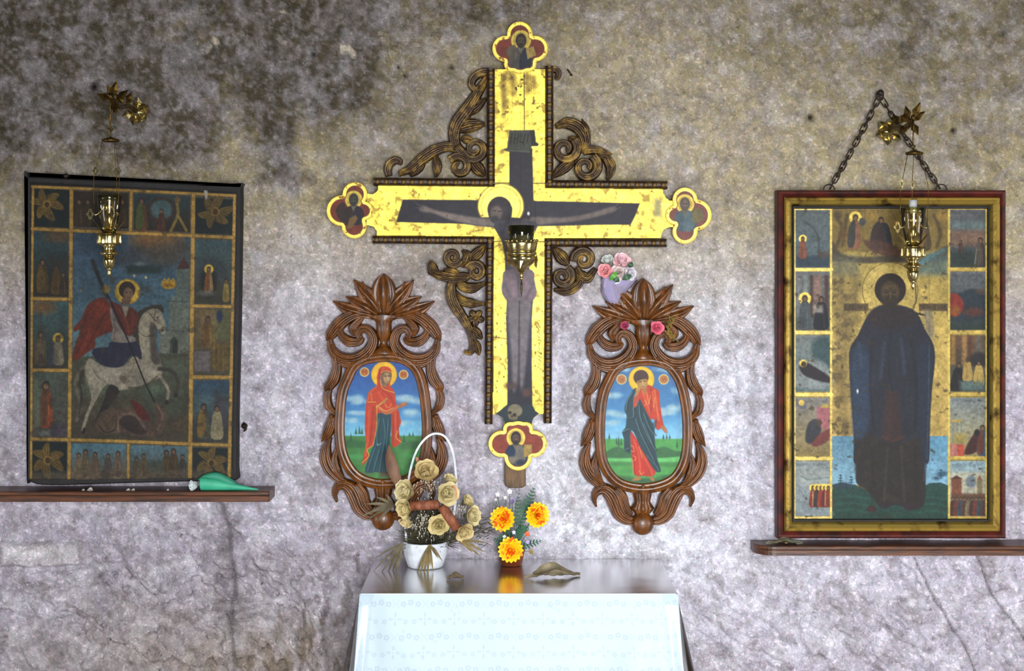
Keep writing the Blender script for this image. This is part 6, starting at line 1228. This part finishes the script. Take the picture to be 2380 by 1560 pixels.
for x, y, r, col in ((1156, 1150, 6, 'e4dfd6'), (1184, 1143, 7, 'e8e4de'), (1175, 1157, 5, 'ddd6cc'), (1191, 1166, 6, '6a5a86'), (1200, 1160, 5, '7a6a92'), (1227, 1261, 5, 'b9a0dd'), (1194, 1238, 5, 'ccd0ea'), (1225, 1241, 7, 'd2592c'), (1172, 1248, 5, 'd5dcd8'), (1153, 1162, 4, 'd0c8c0'), (1234, 1283, 6, '8a6a22')):
    mb = MB(); c = Q(x, y, .03); A = Vector((rnd.uniform(-.4, .4), -1, .3)).normalized()
    for i in range(5):
        Bf = frame(A, 2*math.pi*i/5); R = r/S*KP; V = [c+Bf @ Vector(v)*R for v in ((0, 0, 0), (.4, .6, .25), (0, 1, .3), (-.4, .6, .25))]; mb.add(V, [(0, 1, 2, 3)])
    link('small_flower', mb.mesh('small_flower', False), mat('small_flower_'+col, col, .6), FP); wire('stem', [tuple(c), (px0+(c.x-px0)*.3, -DP, ZP+.04)], .0008, M_STEM, FP, 4)
# --- dry leaves
def dry_leaf(px, py, L, wd, ang, label, col='8f8264', z0=None, pos=None, lift=.02, seed=1):
    p = T(px, py) if pos is None else Vector(pos); n, m = 22, 13; mb = MB(); r = random.Random(seed); ca, sa = math.cos(ang), math.sin(ang); V = []
    for i in range(n):
        t = i/(n-1); w = wd*(math.sin(math.pi*min(1, t*1.02+.02))**.7)*(1+.14*math.sin(t*23)) if t > .18 else wd*.05
        for j in range(m):
            u = j/(m-1)*2-1; x = (t-.5)*L; y = u*w*(1-.35*abs(math.sin(t*4))); h = lift*(abs(u)**1.5)*math.sin(math.pi*t)*(1 if u > 0 else .55)+.004*math.sin(t*9+u*3)+.004*abs(math.sin(u*5+t*6))+.006*math.sin(math.pi*t)
            V.append((p.x+ca*x-sa*y, p.y+sa*x+ca*y, (z0 or ZP)+max(0, h)))
    for i in range(n-1):
        for j in range(m-1): mb.f.append((i*m+j, i*m+j+1, (i+1)*m+j+1, (i+1)*m+j))
    mb.v = V; o = link('dry_leaf', mb.mesh('dry_leaf'), mat('dry_leaf_'+str(seed), col, .75, col2='5c5038', nscale=25, bump=.3)); tag(o, label, 'leaf', 'dry leaves lying about'); return o
dry_leaf(1284, 1347, .150, .040, .25, 'large curled grey-brown dead leaf lying on the altar table', '9a8c70', lift=.020, seed=1)
dry_leaf(1058, 1352, .045, .008, .1, 'tiny curled dead leaf on the table before the basket', '6a5a44', lift=.006, seed=2)
# --- bouquet in lilac cellophane and the two loose roses on the carved frame
KQ = KD(.04)
def Rr(px, py, d): return Vector(W(px, py, d))
for px, py, r, col, ax, lab in ((1407, 630, 17, 'f8b4b6', (-.3, -1, .2), 'salmon pink silk rose low in the cellophane bouquet'), (1444, 609, 21, 'f8d0d4', (.1, -.8, .6), 'pink silk rose at the top of the cellophane bouquet'), (1438, 633, 19, 'f2e2de', (.1, -1, .1), 'pale blush silk rose in the middle of the cellophane bouquet'), (1413, 607, 15, 'd9dcd4', (-.2, -.7, .7), 'white silk rose bud beside the pink top rose'), (1461, 636, 17, 'dcd6dc', (.5, -.9, .1), 'white silk rose at the edge of the cellophane bouquet')):
    rose('silk_rose', Rr(px, py, .044), r/S*1.1, ax, col, lab, 'rose', 'silk roses in lilac cellophane', col2=col)
mb = MB(); V = []; n = 22; rows = [(640, 38, 1440), (650, 40, 1438), (664, 36, 1433), (680, 28, 1427), (694, 19, 1425), (706, 9, 1428)]
for i, (y, w, x) in enumerate(rows):
    for j in range(n):
        a = 2*math.pi*j/n; q = w*(1+.12*math.sin(a*5+i)); p = W(x+q*math.cos(a), y+3*math.sin(a*7+i*2), .040, KQ); V.append((p[0], -.026-max(-.018, .020*math.sin(a)*(w/40)), p[2]))
for i in range(len(rows)-1):
    for j in range(n): mb.f.append((i*n+j, i*n+(j+1) % n, (i+1)*n+(j+1) % n, (i+1)*n+j))
mb.v = V; tag(link('cellophane_wrap', mb.mesh('cellophane_wrap'), M_LILAC), 'lilac cellophane wrap behind the carved crest leaves', 'bouquet wrap')
for x0, y0, x1, y1 in ((1418, 652, 1434, 632), (1440, 655, 1424, 644), (1462, 622, 1470, 610), (1468, 640, 1446, 650)):
    me = blade([Rr(x0, y0, .062), Rr((x0+x1)/2, (y0+y1)/2, .072), Rr(x1, y1, .066)], [.001, .008, .007, .001], mat('silk_leaf', '5f9a3a' if y1 == 632 else '3a5a40', .5)); tag(link('silk_leaf', me), {632: 'bright green silk leaf under the blush rose', 644: 'dark green silk leaf beside the salmon rose', 610: 'dark green silk leaf sticking out past the top pink rose', 650: 'dark green silk leaf over the cellophane edge'}[y1], 'leaf', 'silk leaves of the bouquet')
rose('silk_rose', Rr(1452, 757, .060), 11/S, (-.3, -1, .1), 'e0688a', 'small crimson silk rosebud stuck on the carved frame', 'rose', 'loose roses on the carved frame', col2='a83a5a'); rose('silk_rose', Rr(1526, 762, .060), 18/S, (.1, -1, .1), 'f58aa0', 'bright pink silk rose on the cup of the carved frame', 'rose', 'loose roses on the carved frame', col2='ee7a94')
mb = MB(); r_ = random.Random(5); path = catmull([(1562, 738), (1556, 752), (1552, 768), (1562, 780), (1570, 790)], 26)
tube(mb, [tuple(Rr(x, y, .056)) for x, y in path], .0008, 5)
for x, y in path:
    for k in range(3):
        c = Rr(x+r_.uniform(-6, 6), y+r_.uniform(-5, 5), .058); q = r_.uniform(.002, .0045); V = [c+Vector(v)*q for v in ((1, 0, 0), (-1, 0, 0), (0, 1, 0), (0, -1, 0), (0, 0, 1), (0, 0, -1))]; mb.add(V, [(0, 2, 4), (2, 1, 4), (1, 3, 4), (3, 0, 4), (2, 0, 5), (1, 2, 5), (3, 1, 5), (0, 3, 5)])
tag(link('dried_sprig', mb.mesh('dried_sprig', False), mat('dried_sprig', '8f7434', .8, col2='5c4a24', nscale=60)), 'crumbling yellow-brown dried sprig on the carved scroll beside the pink rose', 'dried plant')
# --- things on the shelves and small ironwork
KS = KD(.07)
GC = thing('wrapped_flower', (W(520, 1140, .07)[0], -.07, ZL), 'white flower in a green paper cone lying on the shelf', 'flower')
mb = MB(); V = []; n = 16
for i, (x, r) in enumerate(((468, 15.5), (480, 16), (505, 13.5), (540, 9), (570, 5), (600, 1.5))):
    for j in range(n):
        a = 2*math.pi*j/n; p = W(x, 0, .07); R = r/S*KS; V.append((p[0], -.072-R*math.cos(a)*1.0, ZL+.001+R+R*math.sin(a)*(1+.06*math.sin(3*a))))
for i in range(5):
    for j in range(n): mb.f.append((i*n+j, i*n+(j+1) % n, (i+1)*n+(j+1) % n, (i+1)*n+j))
mb.v = V; link('paper_cone', mb.mesh('paper_cone'), mat('green_paper', '3fae86', .55, col2='2f9a76', nscale=20, bump=.3, bscale=30), GC)
mb = MB(); ribbon(mb, [(462, 1116), (480, 1109), (505, 1108), (535, 1122), (560, 1134)], [3, 8, 10, 9, 2], .070, .010, KS, n=16, db=.066); link('paper_flap', mb.mesh('paper_flap'), mat('green_paper_dark', '2f8f70', .6, col2='2a8064', nscale=20), GC)
WM = petal_mesh('petal', 1, .55, .5, mat('white_petal', 'dfe6e4', .6, col2='c8d4d2', nscale=40), 5, 4, .4, .3); c0 = Vector((W(460, 1129, .07)[0], -.080, ZL+.0155))
for i in range(10):
    Bf = frame((-.8, -.6, 0), 2*math.pi*i/5+(.6 if i > 4 else 0)); place('petal', WM, GC, c0, Bf @ Matrix.Rotation(math.radians(30 if i < 5 else 60), 3, 'X'), (.021,)*3)
dry_leaf(0, 0, .100, .016, .05, 'flat grey-green dry leaf on the rounded end of the shelf', '5a5a4c', z0=ZR+.0005, pos=(W(1822, 1262, .055)[0], -.060, 0), lift=.004, seed=4)
mb = MB(); p = W(1826, 1262, .07); lathe(mb, [(.0070, 0), (.0078, .0006), (.0078, .002), (.0070, .0026)], (p[0], -.072, ZR+.006), 16); tag(link('coin', mb.mesh('coin'), M_BRASS), 'small brass coin on the dry leaf on the shelf', 'coin')
for i, (x, w) in enumerate(((196, 4), (212, 8), (300, 5), (312, 5), (392, 4))):
    mb = MB(); p = W(x, 0, .06); R = w/S; r_ = random.Random(i); V = []
    for a in range(7): V.append((p[0]+R*math.cos(a*.9)*r_.uniform(.7, 1.2), -.070+R*math.sin(a*.9), ZL))
    V += [(p[0]+R*.3, -.070, ZL+R*.9), (p[0]-R*.4, -.072, ZL+R*.6)]; mb.add(V, [tuple(range(7))]+[(a, (a+1) % 7, 7 if a < 4 else 8) for a in range(7)]+[(4, 7, 8), (0, 8, 7)])
    tag(link('wax_crumb', mb.mesh('wax_crumb', False), mat('wax', 'b5ada2', .6)), 'tiny pale wax crumb on the shelf below the horseman icon', 'crumb', 'wax crumbs on the shelf')
mb = MB(); c = W(568, 990, 0); tube(mb, catmull([(c[0], .01, c[2]+.006), (c[0], -.012, c[2]+.008), (c[0]+.007, -.020, c[2]+.004), (c[0]+.008, -.020, c[2]-.006), (c[0]+.002, -.018, c[2]-.012)], 14), .0028, 7); lathe(mb, [(.008, -.006), (.008, .004), (.005, .007)], c, 10, axis='y')
tag(link('wall_hook', mb.mesh('wall_hook'), M_IRON), 'small bent iron hook in the wall beside the horseman icon', 'hook')
mb = MB(); a, b = Vector(W(1317, 158, 0)), Vector(W(1328, 174, .02)); tube(mb, [a+Vector((0, .01, 0)), a.lerp(b, .5), b], [.0022, .002, .0012], 7); lathe(mb, [(.0035, -.001), (.0035, .002)], b, 8, axis='y'); tag(link('nail', mb.mesh('nail'), M_IRON), 'thin slanting nail in the wall next to the gilded cross top', 'nail')
